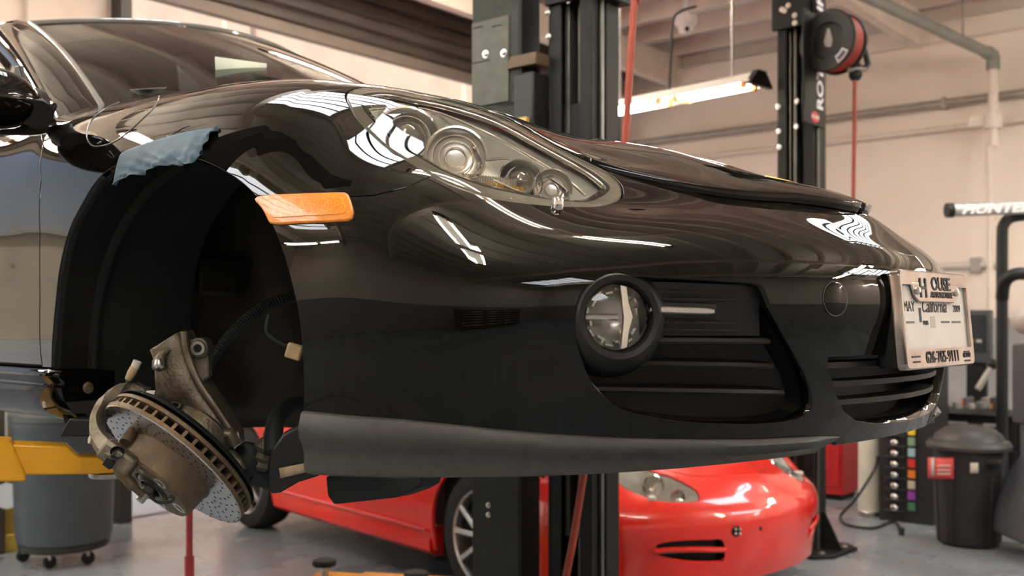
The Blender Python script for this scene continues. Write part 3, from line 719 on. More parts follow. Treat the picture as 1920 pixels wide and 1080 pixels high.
def surf_y(x, z):
    p, n, i, d = BVH.ray_cast(Vector((x, -2, z)), Vector((0, 1, 0))); return p[1] if p else -.86
for k, w in enumerate([0, .012, .03, .06, .10, .16, .22, .27, .30]):
    rows.append([])
    for x, z in ring:
        y0 = max(-.9, surf_y(x, max(z, .2)))+.004; g = 1+(.0 if k == 0 else -.012 if k == 1 else .004 if k == 2 else .03)
        rows[-1].append((AX0+(x-AX0)*g, y0+w, AZ0+(z-AZ0)*(g if z > AZ0 else 1)))
arch = MB().loft(rows).build('wheel_arch_liner', M_LINER, car, fix=False)
o = mirror_obj(arch)
# liner ridge and push pin
MB().tube([(AX0-.386*1.03*math.cos(a), -.80, AZ0+.362*1.03*math.sin(a)-.006) for a in np.radians(np.linspace(-8, 80, 14))], .010, 8).build('liner_bead', M_LINER, arch)
pp = cc(on_x(163, 727, -.388)); MB().lathe([(.012, 0), (.012, .003), (.005, .006), (.004, .0045), (0, .004)], pp, (1, -.1, 0), 20).build('push_pin', M_RUST, arch)
# inner apron: folded metal seen deep in the arch
rows = []
for z in np.linspace(.15, .74, 13):
    r = []
    for t, (x, y) in enumerate([(-.40, -.60), (-.44, -.575), (-.445, -.50), (-.435, -.42), (-.40, -.36), (-.30, -.335), (-.15, -.33), (.1, -.33), (.40, -.34)]):
        r.append((x+.012*math.sin(z*23+t*1.3)*(1 if 0 < t < 6 else 0), y+.010*math.sin(z*17+t*2), z))
    rows.append(r)
apr = MB().loft(rows).build('inner_apron', M_APRON, car, sharp=60, solid=.004); 
pz = np.array([(-.392, -.60), (-.392, -.59), (-.46, -.57), (-.46, -.60)])
MB().prism([(-.405, -.60), (-.388, -.60), (-.388, -.585), (-.43, -.575)], (0, 0, .16), ((1, 0, 0), (0, 1, 0), (0, 0, 1)), .40).build('apron_flange', M_LINER, apr)
MB().box((-.435, -.46, .50), (.02, .16, .09)).build('apron_patch', M_APRON, apr, bevel=.01)
MB().box((-.2, -.2, .74), (.9, .5, .02)).build('arch_top_panel', M_LINER, car)
# corrugated brake hose across the arch
def corrugated(P, r, n_ring, nseg=10):
    P = spline(P, 8); L = np.concatenate([[0], np.cumsum(np.linalg.norm(np.diff(P, axis=0), axis=1))]); tt = np.linspace(0, L[-1], n_ring*3)
    Q = np.stack([np.interp(tt, L, P[:, i]) for i in range(3)], 1); R = [r*(1 if k % 3 else .78) for k in range(len(Q))]
    return MB().tube(Q, R, nseg)
hp = [cc(at(u, v, d)) for u, v, d in [(388, 690, 1.95), (405, 664, 1.97), (440, 620, 2.0), (490, 578, 2.05), (552, 556, 2.1), (600, 552, 2.15)]]
corrugated(hp, .0115, 46, 10).build('corrugated_hose', M_RUBBER, car)
# sensor wire and beige connector hanging at the arch front edge
wp = [cc(at(u, v, 1.72)) for u, v in [(505, 590), (500, 620), (515, 637), (535, 648), (548, 655)]]
MB().tube(spline(wp, 5), .0035, 8).build('sensor_wire', M_RUBBER, car)
cx_ = cc(at(552, 659, 1.70)); MB().box(cx_, (.026, .018, .026), (VR*.95-VU*.3, VD, VU*.95+VR*.3)).build('wire_connector', mat('beige_plastic', (.52, .38, .22), .5, var=.15, vscale=40), car, bevel=.003)
# ---- windscreen, pillars, roof, door glass
def wcurve(c, e, nseg=17, p=2.0):
    """symmetric cross curve: c centre point, e edge point (y>0)"""
    out = []
    for t in np.linspace(-1, 1, nseg):
        w = abs(t)**p; out.append(np.array([c[0]+(e[0]-c[0])*w, e[1]*t, c[2]+(e[2]-c[2])*w]))
    return out
ws_rows = []
WB = ((-.36, 0, .918), (-.555, .695, .862)); WT = ((-1.02, 0, 1.258), (-1.22, .545, 1.208))
for t in np.linspace(0, 1, 17):
    c = np.array(WB[0])+(np.array(WT[0])-np.array(WB[0]))*t; e = np.array(WB[1])+(np.array(WT[1])-np.array(WB[1]))*t
    b = .022*math.sin(math.pi*t); c = c+np.array([.4*b, 0, .9*b]); e = e+np.array([.4*b, 0, .75*b]); ws_rows.append(wcurve(c, e, 25, 2.0))
ws = MB().loft(ws_rows).build('windscreen', M_GLASS, car, fix=False)
def edge_strip(name, pts, off, w, m, parent):
    return MB().tube(pts, w, 8).build(name, m, parent)
E1 = [r[0] for r in ws_rows]; TOPE = ws_rows[-1]
M_SEAL = mat('windscreen_seal', (.16, .155, .14), .35, coat=.5)
MB().tube(E1+TOPE+[r[-1] for r in ws_rows][::-1], .0085, 8).build('windscreen_seal', M_SEAL, ws)
# A pillars + roof rail: strip outboard of the glass edge
rows = []
n = len(E1)
for i, p in enumerate(E1):
    t = i/(n-1); outb = np.array([-.125+.02*t, -.075-.0*t, -.008-.03*t]); a = p+np.array([-.003, -.006, .004]); b = p+outb
    m1 = (a+b)/2+np.array([0, -.022, .014]); rows.append([a-np.array([0, 0, .02]), a, a*.7+m1*.3+np.array([0, -.006, .006]), m1, m1*.3+b*.7+np.array([0, -.006, .002]), b, b+np.array([0, .03, -.01])])
r0_ = [np.array(q) for q in rows[0]]; rows.insert(0, [q+np.array([.07, -.012, -.05]) for q in r0_])
for x, y, z in [(-1.36, -.52, 1.228), (-1.7, -.51, 1.243), (-2.1, -.50, 1.225), (-2.5, -.47, 1.165)]:
    a = np.array([x, y, z]); b = np.array([x-.05, y-.085, z-.055]); m1 = (a+b)/2+np.array([0, -.02, .014]); rows.append([a-np.array([0, 0, .02]), a, a*.7+m1*.3+np.array([0, -.006, .006]), m1, m1*.3+b*.7+np.array([0, -.006, .002]), b, b+np.array([0, .03, -.01])])
o = MB().loft(rows).build('a_pillar', M_BLACKPAINT, car, sharp=60); mirror_obj(o)
rr = [[p+np.array([-.012, 0, .004]) for p in TOPE]]
for x, y, zc_, ze in [(-1.32, .525, 1.288, 1.226), (-1.7, .515, 1.296, 1.245), (-2.1, .505, 1.28, 1.225), (-2.5, .475, 1.22, 1.165), (-2.9, .42, 1.10, 1.05), (-3.2, .4, .98, .95)]: rr.append(wcurve((x, 0, zc_), (x, y, ze), 25))
MB().loft(rr).build('roof', M_BLACKPAINT, car, sharp=60)
# door glass, frame rail and belt
fr = [np.array(r[5]) for r in rows[1:]]
belt0 = np.array([-.675, -.765, .868])
gl = [[p+np.array([.0, .012, -.004]) for p in fr[2:]], [np.array([p[0]*.98-.02, -.80+.0*p[0], .868+.004]) for p in fr[2:]]]
gl2 = [[a+(b-a)*t for a, b in zip(gl[0], gl[1])] for t in np.linspace(0, 1, 5)]
o = MB().loft(gl2).build('door_window', glass('dark_door_glass', (.06, .065, .065)), car); mirror_obj(o)
fp = [np.array([-.665, -.775, .862])]+[p+np.array([-.022, -.012, -.012]) for p in fr[1:]]
o = MB().tube(fp, .009, 8).build('window_frame_trim', mat('bright_black_trim', (.05, .05, .05), .12, .6, coat=1.), car); mirror_obj(o)
o = MB().loft([[(x, -.795, .868), (x, -.812, .866), (x, -.812, .850), (x, -.79, .85)] for x in np.linspace(-2.4, -.66, 10)], close=True, caps=True).build('belt_trim', M_TRIM, car); mirror_obj(o)
# door mirror
mc = cc(on_y(10, 170, -.93)); 
mh = MB(); mh.sphere(mc+np.array([-.03, -.02, -.012]), .10, 24, (.62, 1.05, .62)); mir = mh.build('door_mirror', M_BLACKPAINT, car)
arm = [mc+np.array([.01, .06, -.04]), cc(on_y(48, 190, -.84)), cc(on_y(72, 195, -.80))]
MB().tube(spline(arm, 5), [.030]*6+[.032]*5, 14).build('mirror_arm', M_TRIM, mir)
MB().prism([(0, 0), (.085, -.02), (.02, .10), (.0, .10)], (-.75, -.80, .868), ((1, 0, 0), (0, 0, 1), (0, 1, 0)), .012).build('mirror_sail', M_TRIM, mir, bevel=.003)
mirror_obj(mir)
# cabin: dashboard, seats, floor, rear bulkhead
M_CABIN = mat('cabin_dark', (.012, .012, .0125), .7, var=.2, vscale=30)
dsh = MB().loft([wcurve((-.36, 0, .90), (-.60, .64, .845), 13), wcurve((-.75, 0, .915), (-.80, .66, .86), 13), wcurve((-.85, 0, .87), (-.86, .66, .83), 13), wcurve((-.86, 0, .55), (-.86, .66, .55), 13)]).build('dashboard', M_CABIN, car)
MB().lathe([(.185, -.013), (.20, 0), (.185, .013), (.172, 0), (.185, -.013)], (-1.02, .36, .80), (-.9, 0, .43), 36, caps=False).build('steering_wheel', M_CABIN, car)
for y in (-.37, .37):
    st = MB().loft([[(-1.75+dx*.2, y+dy, .42+h) for dx, dy in [(-.3, -.2), (.3, -.22), (.3, .22), (-.3, .2)]] for h in (0, .25, .55, .68)], close=True, caps=True).build('seat', M_CABIN, car, bevel=.03)
    MB().box((-1.78, y, 1.13), (.09, .24, .13)).build('headrest', M_CABIN, st, bevel=.03)
MB().box((-1.6, 0, .22), (2.2, 1.55, .05)).build('cabin_floor', M_CABIN, car); MB().box((-2.5, 0, .7), (.05, 1.3, .9)).build('bulkhead', M_CABIN, car)
# cowl and wiper
MB().loft([wcurve((-.475, 0, .905), (-.50, .60, .868), 13), wcurve((-.50, 0, .90), (-.57, .66, .857), 13), wcurve((-.36, 0, .922), (-.55, .68, .855), 13)]).build('cowl_panel', M_TRIM, car)
wa = [np.array([-.47, -.25, .925]), np.array([-.60, -.45, .945]), np.array([-.665, -.60, .925])]
MB().tube(wa, .008, 8).build('wiper_arm', M_TRIM, car)
# fuel-filler door ring on the fender (thin shut line)
ell = [hit(u, v) for u, v in spline([(163, 250), (172, 225), (205, 200), (250, 183), (285, 174), (298, 180), (290, 200), (265, 225), (235, 252), (205, 270), (178, 274), (166, 266)], 5, True)]
fc_ = [q[0]+q[1]*.0004 for q in ell]; rows = [[p-q[1]*.004 for p, q in zip(fc_, ell)], fc_]
fil = MB(); cenf = np.mean(fc_, axis=0)
MB().tube(fc_+[fc_[0]], .0011, 6, caps=False).build('filler_door_seam', mat('seam_edge', (.10, .095, .085), .3, coat=.6), car)
# ------------------------------------------------------------------ headlights
lens = clip(PV, PN, QUADS, [f_hl-.0015])
l1, l2 = shell('headlight', lens[0], lens[1], lens[2], M_LENS, car, both=True, depth=.004, off=.0005, chamfer=.0008)
M_HLIN = mat('headlight_satin', (.92, .90, .84), .32, .1, var=.1, vscale=30)
M_HLRIM = mat('headlight_rim', (.33, .31, .26), .35, .5, var=.1, vscale=50)
inn = clip(PV, PN, QUADS, [f_hl-.012])
for sgn, par in ((1, l1), (-1, l2)):
    def put(name, V, N, F, m, off, depth=.01):
        o = shell(name, V, N, F, m, par, depth=depth, off=off)
        if sgn < 0: o.data.transform(Matrix.Scale(-1, 4, (0, 1, 0))); o.data.flip_normals()
        return o
    dpt = np.clip(sdf(inn[0][:, :2]*[1, -1], HL)-.012, 0, .06)
    put('housing', inn[0]-inn[1]*(.004+2.2*np.minimum(dpt, .035))[:, None], inn[1], inn[2], M_HLIN, 0.)
    rim = clip(PV, PN, QUADS, [f_hl-.0005, .017-f_hl]); put('rim', *rim, M_HLRIM, -.003, .004)
    r2 = clip(PV, PN, QUADS, [f_hl-.017, .0215-f_hl]); put('inner_ring', *r2, M_TRIM, -.004, .006)
    r3 = clip(PV, PN, QUADS, [f_hl-.0225, .0265-f_hl]); put('chrome_ring', *r3, M_CHROME, -.006, .006)
def hl_unit(par, u, v, push, axis, r, ball, sgn, bowl=True, depth=None):
    p, n, _ = hit(u, v); c = p-n*push; ax = np.array(axis, float); ax /= np.linalg.norm(ax)
    c = c*[1, sgn, 1]; ax = ax*[1, sgn, 1]; o = None
    dep = depth or r*1.0
    o = MB().lathe([(r*1.08, .004), (r*1.0, .006), (r*.97, 0), (r*.85, -dep*.45), (r*.6, -dep*.8), (r*.3, -dep*.97), (0, -dep)], c, ax, 40, caps=False).build('reflector', M_CHROME if ball else M_LAMPR, par)
    if ball:
        MB().lathe([(ball*1.2, -.03), (ball*1.2, .004), (ball*1.08, .010), (ball*1.02, .004)], c, ax, 36, caps=False).build('projector_ring', M_HLIN, par)
        MB().lathe([(ball*1.02, .004), (ball*.9, ball*.32), (ball*.6, ball*.62), (ball*.3, ball*.76), (0, ball*.8)], c, ax, 36, caps=False).build('projector_lens', mat('projector_glass', (.30, .285, .26), .06, .6, coat=1., spec=1.), par)
for sgn, par in ((1, l1), (-1, l2)):
    hl_unit(par, 762, 226, .034, (.78, -.60, .18), .052, .033, sgn)
    hl_unit(par, 858, 266, .026, (.72, -.66, .20), .047, 0, sgn, depth=.010)
    hl_unit(par, 985, 315, .026, (.78, -.58, .22), .034, .020, sgn)
    hl_unit(par, 1045, 333, .022, (.72, -.66, .20), .030, 0, sgn, depth=.007)
    for uu, vv, push_, rr in ((858, 266, .026, .047), (1045, 333, .022, .030)):
        p, n, _ = hit(uu, vv); ax_ = np.array([.72, -.66*sgn, .20]); ax_ /= np.linalg.norm(ax_); c_ = (p-n*push_)*[1, sgn, 1]-ax_*.004
        for q_ in (.80, .58, .36): MB().lathe([(rr*q_+.0014*math.cos(a_), .0014*math.sin(a_)) for a_ in np.linspace(0, 2*math.pi, 7)], c_, ax_, 36, caps=False).build('reflector_ring', M_CHROME, par)
    for cv in ([(684, 196), (705, 178), (760, 180), (830, 207), (880, 248), (905, 288), (898, 306)], [(692, 222), (735, 272), (800, 302), (860, 316), (905, 312)], [(915, 284), (960, 283), (1010, 302), (1060, 335), (1072, 352), (1040, 360), (985, 346), (930, 322)], [(690, 190), (800, 188), (930, 240), (1040, 302), (1105, 352)]):
        MB().tube([(hit(u, v)[0]-hit(u, v)[1]*.016)*[1, sgn, 1] for u, v in spline(cv, 4)], .0028, 8).build('chrome_spear', M_CHROME, par)
    # ribbed turn-signal prism
    M_AMB = mat('amber_prism', (.85, .50, .12), .25, .3, coat=.5); M_CLR = mat('clear_prism', (.80, .76, .68), .18, .6, coat=.5)
    for rowi, (v0, mm) in enumerate(((312, M_CLR), (327, M_AMB))):
        rows = []
        for k in range(45):
            t = k/44; p, n, _ = hit(868+rowi*14+(975-868)*t, v0+12*t); q = (p-n*(.020 if k % 2 else .0175)); rows.append([(q+VU*.0058)*[1, sgn, 1], (q-VU*.0058)*[1, sgn, 1], (q-VU*.0058-n*.01)*[1, sgn, 1], (q+VU*.0058-n*.01)*[1, sgn, 1]])
        MB().loft(rows, close=True, caps=True).build('turn_signal', mm, par, sharp=20)
# headlight washer nozzle below the lamp
wp_, wn_, _ = hit(1046, 388)
nz = MB().lathe([(.0075, -.006), (.0085, 0), (.0085, .010), (.006, .015), (0, .016)], wp_, wn_*.35+VU, 20).build('washer_nozzle', M_CHROME, car)
wc = [hit(u, v)[0]+hit(u, v)[1]*.0004 for u, v in [(1135, 398), (1150, 404), (1180, 402), (1205, 396), (1225, 398)]]
# ------------------------------------------------------------------ side marker
mk_px = spline([(486, 372), (560, 368), (640, 366), (651, 370), (657, 384), (661, 402), (657, 411), (640, 413), (575, 416), (514, 418), (505, 405), (495, 388)], 4, True)
fm = np.where(vis & (X > .1) & (X < .6) & (Z > .45), sdf(UV, mk_px)*.0008, -1)
M_AMBER = mat('amber_marker', (.80, .22, .004), .3, coat=.35, vcol=(.86, .30, .008), vscale=140, detail=1, bump=.25, bscale=600)
a, b = shell('side_marker', *clip(PV, PN, QUADS, [fm]), M_AMBER, car, both=True, depth=.012, off=.006, chamfer=.0025)
ri = clip(PV, PN, QUADS, [fm-.007]); M_AMB2 = mat('amber_reflex', (.76, .18, .003), .3, coat=.3, vcol=(.92, .36, .02), vscale=420, detail=0)
shell('reflex_panel', *ri, M_AMB2, a, depth=.002, off=.0075, chamfer=.001)
sb = clip(PV, PN, QUADS, [fm+.0022]); shell('marker_seal', *sb, M_RUBBER, a, depth=.004, off=.001)
# ------------------------------------------------------------------ hood crest
cpts = []
cpx, cn_ = np.array([.712, 0, 0]), None
rc_ = BVH.ray_cast(Vector((.712, -1e-4, 2)), Vector((0, 0, -1))); cz = rc_[0][2]+.0105; nn = np.array(rc_[1])
if nn[2] < 0: nn = -nn
tx = np.array([nn[2], 0, -nn[0]]); 
sh = [(-.030, -.021), (-.024, -.024), (0, -.0235), (.015, -.02), (.026, -.010), (.031, 0), (.026, .010), (.015, .02), (0, .0235), (-.024, .024), (-.030, .021), (-.027, 0)]
cr = MB().prism(sh, (.712, 0, cz), (tx, (0, 1, 0), nn), .004).build('hood_crest', mat('gold_enamel', (.78, .52, .16), .25, .9, var=.15, vscale=120), car, bevel=.001)
MB().prism([(a_*.45, b_*.5) for a_, b_ in sh], np.array([.714, 0, cz])+nn*.004, (tx, (0, 1, 0), nn), .0012).build('crest_shield', mat('dark_enamel', (.08, .05, .04), .3), cr)
# ------------------------------------------------------------------ number plate
pc = CC+(np.array([.9898, .018, .4005])-CC)*.982; tilt = .091; yaw = .056
pe = np.array([math.sin(yaw), math.cos(yaw), 0]); pu = np.array([-math.sin(tilt), 0, math.cos(tilt)]); pu = pu-pe*(pu@pe); pu /= np.linalg.norm(pu); pn = np.cross(pe, pu)
if pn[0] < 0: pn = -pn
PA = (pe, pu, pn); W, H = .158, .0826
plate = MB().box(pc-pn*.002, (.306, .156, .0016), PA).build('license_plate', mat('paper_plate', (.90, .84, .77), .55, var=.03, vscale=20), car)
def rrect(w, h, r, n=5):
    out = []
    for cx, cy, a0 in [(w-r, h-r, 0), (-w+r, h-r, 90), (-w+r, -h+r, 180), (w-r, -h+r, 270)]:
        for k in range(n+1): a = math.radians(a0+90*k/n); out.append((cx+r*math.cos(a), cy+r*math.sin(a)))
    return out
M_FRAME = mat('chrome_frame', (.50, .47, .44), .14, 1., vcol=(.34, .25, .23), vscale=14)
def to3(q, d): return pc+pe*q[0]+pu*q[1]+pn*d
outer = rrect(W, H, .010, 4)
inner = [(W-.009, H-.022)]*0
top_in = [( .149, .044), (.149, .050), (.118, .050), (.105, .042)]
inn_p = []
for a_, b_ in outer: inn_p.append((np.clip(a_, -.147, .147), np.clip(b_, -.050, .058 if abs(a_) > .12 else .040)))
fb_ = MB(); n_ = len(outer)
rows = [[to3(q, -.010) for q in outer], [to3(q, .003) for q in outer], [to3((q[0]*.985, q[1]*.97), .006) for q in outer], [to3(q, .005) for q in inn_p], [to3(q, -.001) for q in inn_p]]
fb_.loft([r+[r[0]] for r in rows]); pf = fb_.build('plate_frame', M_FRAME, plate, sharp=40)
MB().prism([(-.098, .038), (-.080, .030), (.080, .030), (.098, .038), (.110, .062), (-.110, .062)], to3((0, 0), .002), PA, .0035).build('frame_tab', M_FRAME, plate, bevel=.001)
for sx_ in (-.088, .090): MB().lathe([(.0075, 0), (.0075, .003), (.004, .006), (0, .0062)], to3((sx_, .049), .005), pn, 16).build('plate_screw', M_BOLT, plate)
M_GREYPRINT = mat('grey_print', (.16, .15, .14), .6)
def ptxt(s, size, x, y, m, name='lettering', d=.006, xs=1., align='CENTER', shear=0., bold=0.): return text_mb(s, size, to3((x, y), d), PA, .0005, align=align, xs=xs, shear=shear, bold=bold).build(name, m, plate, smooth=False)
ptxt('H', .047, -.060, .0375, M_BLACKPRINT, bold=.0006); ptxt('OUSE', .033, .022, .0505, M_BLACKPRINT, xs=1.08, bold=.0005); ptxt('AUTOMOTIVE', .0150, .022, .0375, M_BLACKPRINT, xs=1.08, bold=.0001)
ptxt('626-765-9111', .028, .002, -.0735, M_BLACKPRINT, xs=.98, bold=.0002); ptxt('HOUSE', .012, .118, -.0685, M_BLACKPRINT, xs=1.0)
ptxt('MAY', .025, -.112, .014, M_BLACKPRINT, d=-.0008, xs=.9); ptxt('2009', .018, .106, .014, M_BLACKPRINT, d=-.0008, xs=1.0); ptxt('PORS', .010, -.046, -.0085, M_BLACKPRINT, d=-.0008, xs=.95)
ptxt('California', .032, -.002, .013, M_BLACKPRINT, d=-.0008, xs=.92, shear=.35)
for x_, y_, w_, d_ in [(-.117, -.0615, .034, .006), (-.117, -.070, .030, .006), (.118, -.0585, .026, .006), (.118, -.0745, .030, .006), (-.112, -.004, .034, -.0008), (.045, -.004, .040, -.0008), (.098, -.004, .044, -.0008)]:
    MB().box(to3((x_, y_), d_), (w_, .0032, .0006), PA).build('print_line', M_GREYPRINT if d_ < 0 else M_BLACKPRINT, plate)
MB().box(to3((-.013, -.004), -.0009), (.022, .020, .0004), PA).build('sticker', mat('pale_sticker', (.66, .60, .53), .6), plate)
MB().box(to3((-.067, .008), -.0009), (.010, .024, .0004), PA).build('bar_print', M_BLACKPRINT, plate)
bk = [(1676, 515), (1676, 672)]
mb = MB(); mb.prism([(-.150, -.078), (.150, -.078), (.150, .078), (-.150, .078)], pc-pn*.045, PA, .034)
mb.build('plate_bracket', M_TRIM, plate, bevel=.004)
# ================================================================== hanging front brake and suspension (parts of the black car)
ZB = 1.74
def bp(u, v, z=ZB): return cc(at(u, v, z))
bax = .845*(-.61*VR-.79*VU)-.535*VD; bax /= np.linalg.norm(bax)
c0 = bp(322, 874)                                   # centre of the wheel-side face of the disc
bx_, by_, bz_ = frame(bax, VU)
RO, RI = .148, .080
disc = MB().lathe([(RI, -.008), (RI, 0), (RO-.002, 0), (RO, -.0015), (RO, -.008), (RO-.003, -.009), (RI, -.009)], c0, bax, 96, caps=False).build('brake_disc', M_ROTOR, car, sharp=30)
MB().lathe([(RI+.01, -.021), (RO-.003, -.021), (RO, -.022), (RO, -.028), (RO-.002, -.030), (RI+.01, -.030), (RI+.01, -.021)], c0, bax, 96, caps=False).build('inner_plate', M_RUST, disc, sharp=30)
MB().lathe([(RO+.0006, -.0012), (RO+.0008, -.0085), (RO-.001, -.009)], c0, bax, 96, caps=False).build('rusty_edge', M_RUST, disc)
vb = MB()
for k in range(44):
    a = 2*math.pi*k/44; e = bx_*math.cos(a)+by_*math.sin(a); t = -bx_*math.sin(a)+by_*math.cos(a)
    vb.box(c0+e*(.5*(RI+RO)+.004)-bax*.015, (.0055, RO-RI-.014, .0125), (t, e, bax))
vb.build('cooling_vanes', M_RUST, disc)
hb = MB()
for k in range(30):
    for j in range(5):
        a = 2*math.pi*(k+.5*(j % 2)+.08*j)/30; r = RI+.014+j*.0125; e = bx_*math.cos(a)+by_*math.sin(a)
        hb.cyl(c0+e*r+bax*.0001, c0+e*r+bax*.0004, .0022, n=8)
hb.build('drill_holes', M_DARK, disc)
M_DARKST = mat('blackened_steel', (.06, .055, .05), .35, .9, var=.3, vscale=40)
HH = .048
hat = MB().lathe([(RI+.001, -.008), (RI, .002), (RI-.002, .006), (RI-.003, HH-.004), (RI-.006, HH), (.036, HH), (.034, HH-.003), (.034, HH-.02)], c0, bax, 72, caps=False).build('disc_hat', M_RUST, disc, sharp=35)
for k in range(5):
    a = 2*math.pi*k/5+.35; e = bx_*math.cos(a)+by_*math.sin(a); q = c0+e*.058+bax*HH
    MB().lathe([(.013, .0002), (.013, .0012), (.0085, .0012), (.0078, -.004)], q, bax, 24, caps=False).build('bolt_seat', M_ROTOR, disc)
    MB().cyl(q-bax*.006, q-bax*.001, .0078, n=16).build('bolt_hole', M_DARK, disc)
for k in range(2):
    a = 2*math.pi*(k*2+.5)/5+.35; e = bx_*math.cos(a)+by_*math.sin(a); q = c0+e*.058+bax*HH
    MB().lathe([(.006, 0), (.006, .002), (.0045, .003), (0, .003)], q, bax, 16).build('retaining_screw', M_STEEL, disc)
hub = MB().lathe([(.033, -.03), (.033, HH-.004), (.030, HH), (.026, HH+.004), (.020, HH+.004), (.019, HH-.01), (0, HH-.01)], c0, bax, 40, caps=False).build('wheel_hub', M_DARKST, car, sharp=35)
nut = MB(); P6 = [(.016*math.cos(math.pi*k/3), .016*math.sin(math.pi*k/3)) for k in range(6)]
nut.prism(P6, c0+bax*(HH-.01), (bx_, by_, bax), .026); nut.build('hub_nut', M_DARKST, hub, bevel=.002)
MB().cyl(c0+bax*(HH+.012), c0+bax*(HH+.03), .008, n=20).build('axle_stub', M_STEEL, hub)
# dust shield and carrier plate behind the disc
MB().lathe([(.05, -.045), (.135, -.042), (.146, -.036), (.147, -.037), (.136, -.046), (.05, -.049)], c0, bax, 64, caps=False).build('dust_shield', M_RUBBER, car)
MB().lathe([(.055, -.03), (.060, -.05), (.055, -.09), (.035, -.10), (0, -.10)], c0, bax, 40, caps=False).build('bearing_carrier', M_CASTAL, hub)
# caliper carrier bracket hugging the left end of the disc
cb = [bp(u, v, z) for u, v, z in [(272, 742, 1.80), (238, 736, 1.79), (206, 752, 1.76), (184, 786, 1.73), (186, 818, 1.70), (204, 846, 1.67), (226, 862, 1.65)]]
cb = spline(cb, 5); rows = []
for i, p in enumerate(cb):
    t = cb[min(i+1, len(cb)-1)]-cb[max(i-1, 0)]; t /= np.linalg.norm(t); s_ = bax-t*(bax@t); s_ /= np.linalg.norm(s_); w = np.cross(t, s_)
    k = i/(len(cb)-1); hw = .011+.010*k; hd = .013+.004*math.sin(k*9)
    rows.append([p+s_*a*hd+w*b*hw for a, b in [(1, .6), (.6, 1), (-.6, 1), (-1, .6), (-1, -.6), (-.6, -1), (.6, -1), (1, -.6)]])
brk = MB().loft(rows, close=True, caps=True).build('caliper_bracket', M_CASTAL, car, sharp=40)
lug = bp(222, 858, 1.655)
MB().box(lug, (.062, .034, .030), (VR*.80-VU*.6, VU*.80+VR*.6, VD)).build('bracket_lug', M_CASTAL, brk, bevel=.006)
lh = bp(219, 849, 1.632); MB().lathe([(.011, 0), (.0095, -.002), (.0085, -.012), (0, -.012)], lh, -VD*.95-VU*.1, 20, caps=False).build('lug_hole', M_DARK, brk)
lh2 = bp(206, 868, 1.64); MB().box(lh2, (.014, .014, .014), (VR*.8-VU*.6, VU*.8+VR*.6, VD)).build('lug_notch', M_DARK, brk)
lower = spline([bp(u, v, z) for u, v, z in [(222, 866, 1.66), (232, 890, 1.655), (250, 912, 1.66), (268, 928, 1.67)]], 5)
MB().tube(lower, [.012]*6+[.009]*5+[.006]*5, 10).build('bracket_foot', M_RUST, brk)
for (u, v, z) in [(181, 826, 1.69), (193, 823, 1.69)]:
    q = bp(u, v, z); MB().lathe([(.011, -.010), (.011, 0), (.0075, .002), (.0075, .012), (0, .012)], q, (-.7*VR+.2*VU-.6*VD), 6 if u < 190 else 18).build('bracket_bolt', M_STEEL, brk, sharp=20)
pin = MB().tube([bp(236, 832, 1.70), bp(250, 812, 1.72), bp(262, 797, 1.74)], .012, 12).build('slide_pin', M_RUST, brk)
MB().tube(spline([bp(u, v, 1.66) for u, v in [(285, 925), (285, 934), (298, 942), (318, 941), (326, 934), (318, 931)]], 5), .0025, 8).build('wire_clip', M_RUBBER, brk)
# steering knuckle casting
kp = [(283, 656), (345, 619), (351, 631), (358, 650), (377, 707), (399, 741), (421, 774), (436, 800), (444, 813), (442, 832), (429, 842), (407, 832), (399, 824), (377, 811), (347, 785), (333, 764), (320, 759), (303, 756), (294, 741), (292, 693), (289, 670)]
KD = 1.80; K = [bp(u, v, KD) for u, v in kp]; kc = np.mean(K, axis=0)
def inset(P, c, f): return [p+(c-p)*f for p in P]
axis_pts = [bp(318, 640, KD), bp(330, 700, KD), bp(365, 765, KD), bp(420, 815, KD)]
def shrink(P, f):
    A = np.array(axis_pts); out = []
    for p in P:
        best = None
        for i in range(3):
            e = A[i+1]-A[i]; t = np.clip(((p-A[i])@e)/(e@e), 0, 1); q = A[i]+e*t
            if best is None or np.linalg.norm(p-q) < np.linalg.norm(p-best): best = q
        out.append(p+(best-p)*f)
    return out
rows = [shrink(K, .0), [p-VD*.012 for p in shrink(K, .06)], [p-VD*.022 for p in shrink(K, .25)], [p-VD*.027 for p in shrink(K, .5)]]
mb = MB(); back = [p+VD*.05 for p in K]
allr = [back]+rows
mb.loft([r+[r[0]] for r in allr]); mb.add(back, [tuple(range(len(back)))]); mb.add(rows[-1], [tuple(range(len(back)-1, -1, -1))])
kn = mb.build('steering_knuckle', M_CASTAL, car, sharp=50)
ear = bp(372, 653, 1.79)
MB().prism([(math.cos(a)*.017, math.sin(a)*.019) for a in np.linspace(0, 2*math.pi, 20, endpoint=False)], ear, (VR, VU, VD), .04).build('knuckle_ear', M_CASTAL, kn, bevel=.003)
MB().prism([(-.018, .016), (.014, .012), (.016, -.05), (-.004, -.07), (-.02, -.03)], ear+VD*.008, (VR, VU, VD), .025).build('ear_web', M_CASTAL, kn, bevel=.003)
MB().lathe([(.0135, 0), (.0125, .003), (.0075, .003), (.0072, -.002)], ear-VD*.002, -VD, 28, caps=False).build('bolt_boss', M_STEEL, kn)
MB().cyl(ear-VD*.003, ear-VD*.0035, .0072, n=20).build('bolt_hole', M_DARK, kn)
MB().tube([bp(297, 690, 1.765), bp(298, 680, 1.76), bp(305, 664, 1.765), bp(318, 655, 1.775)], [.011, .012, .007, .004], 12).build('clamp_lug', M_CASTAL, kn)
MB().sphere(bp(298, 684, 1.752), .009, 14, (1, 1, 1.3)).build('clamp_stud', M_ROTOR, kn)
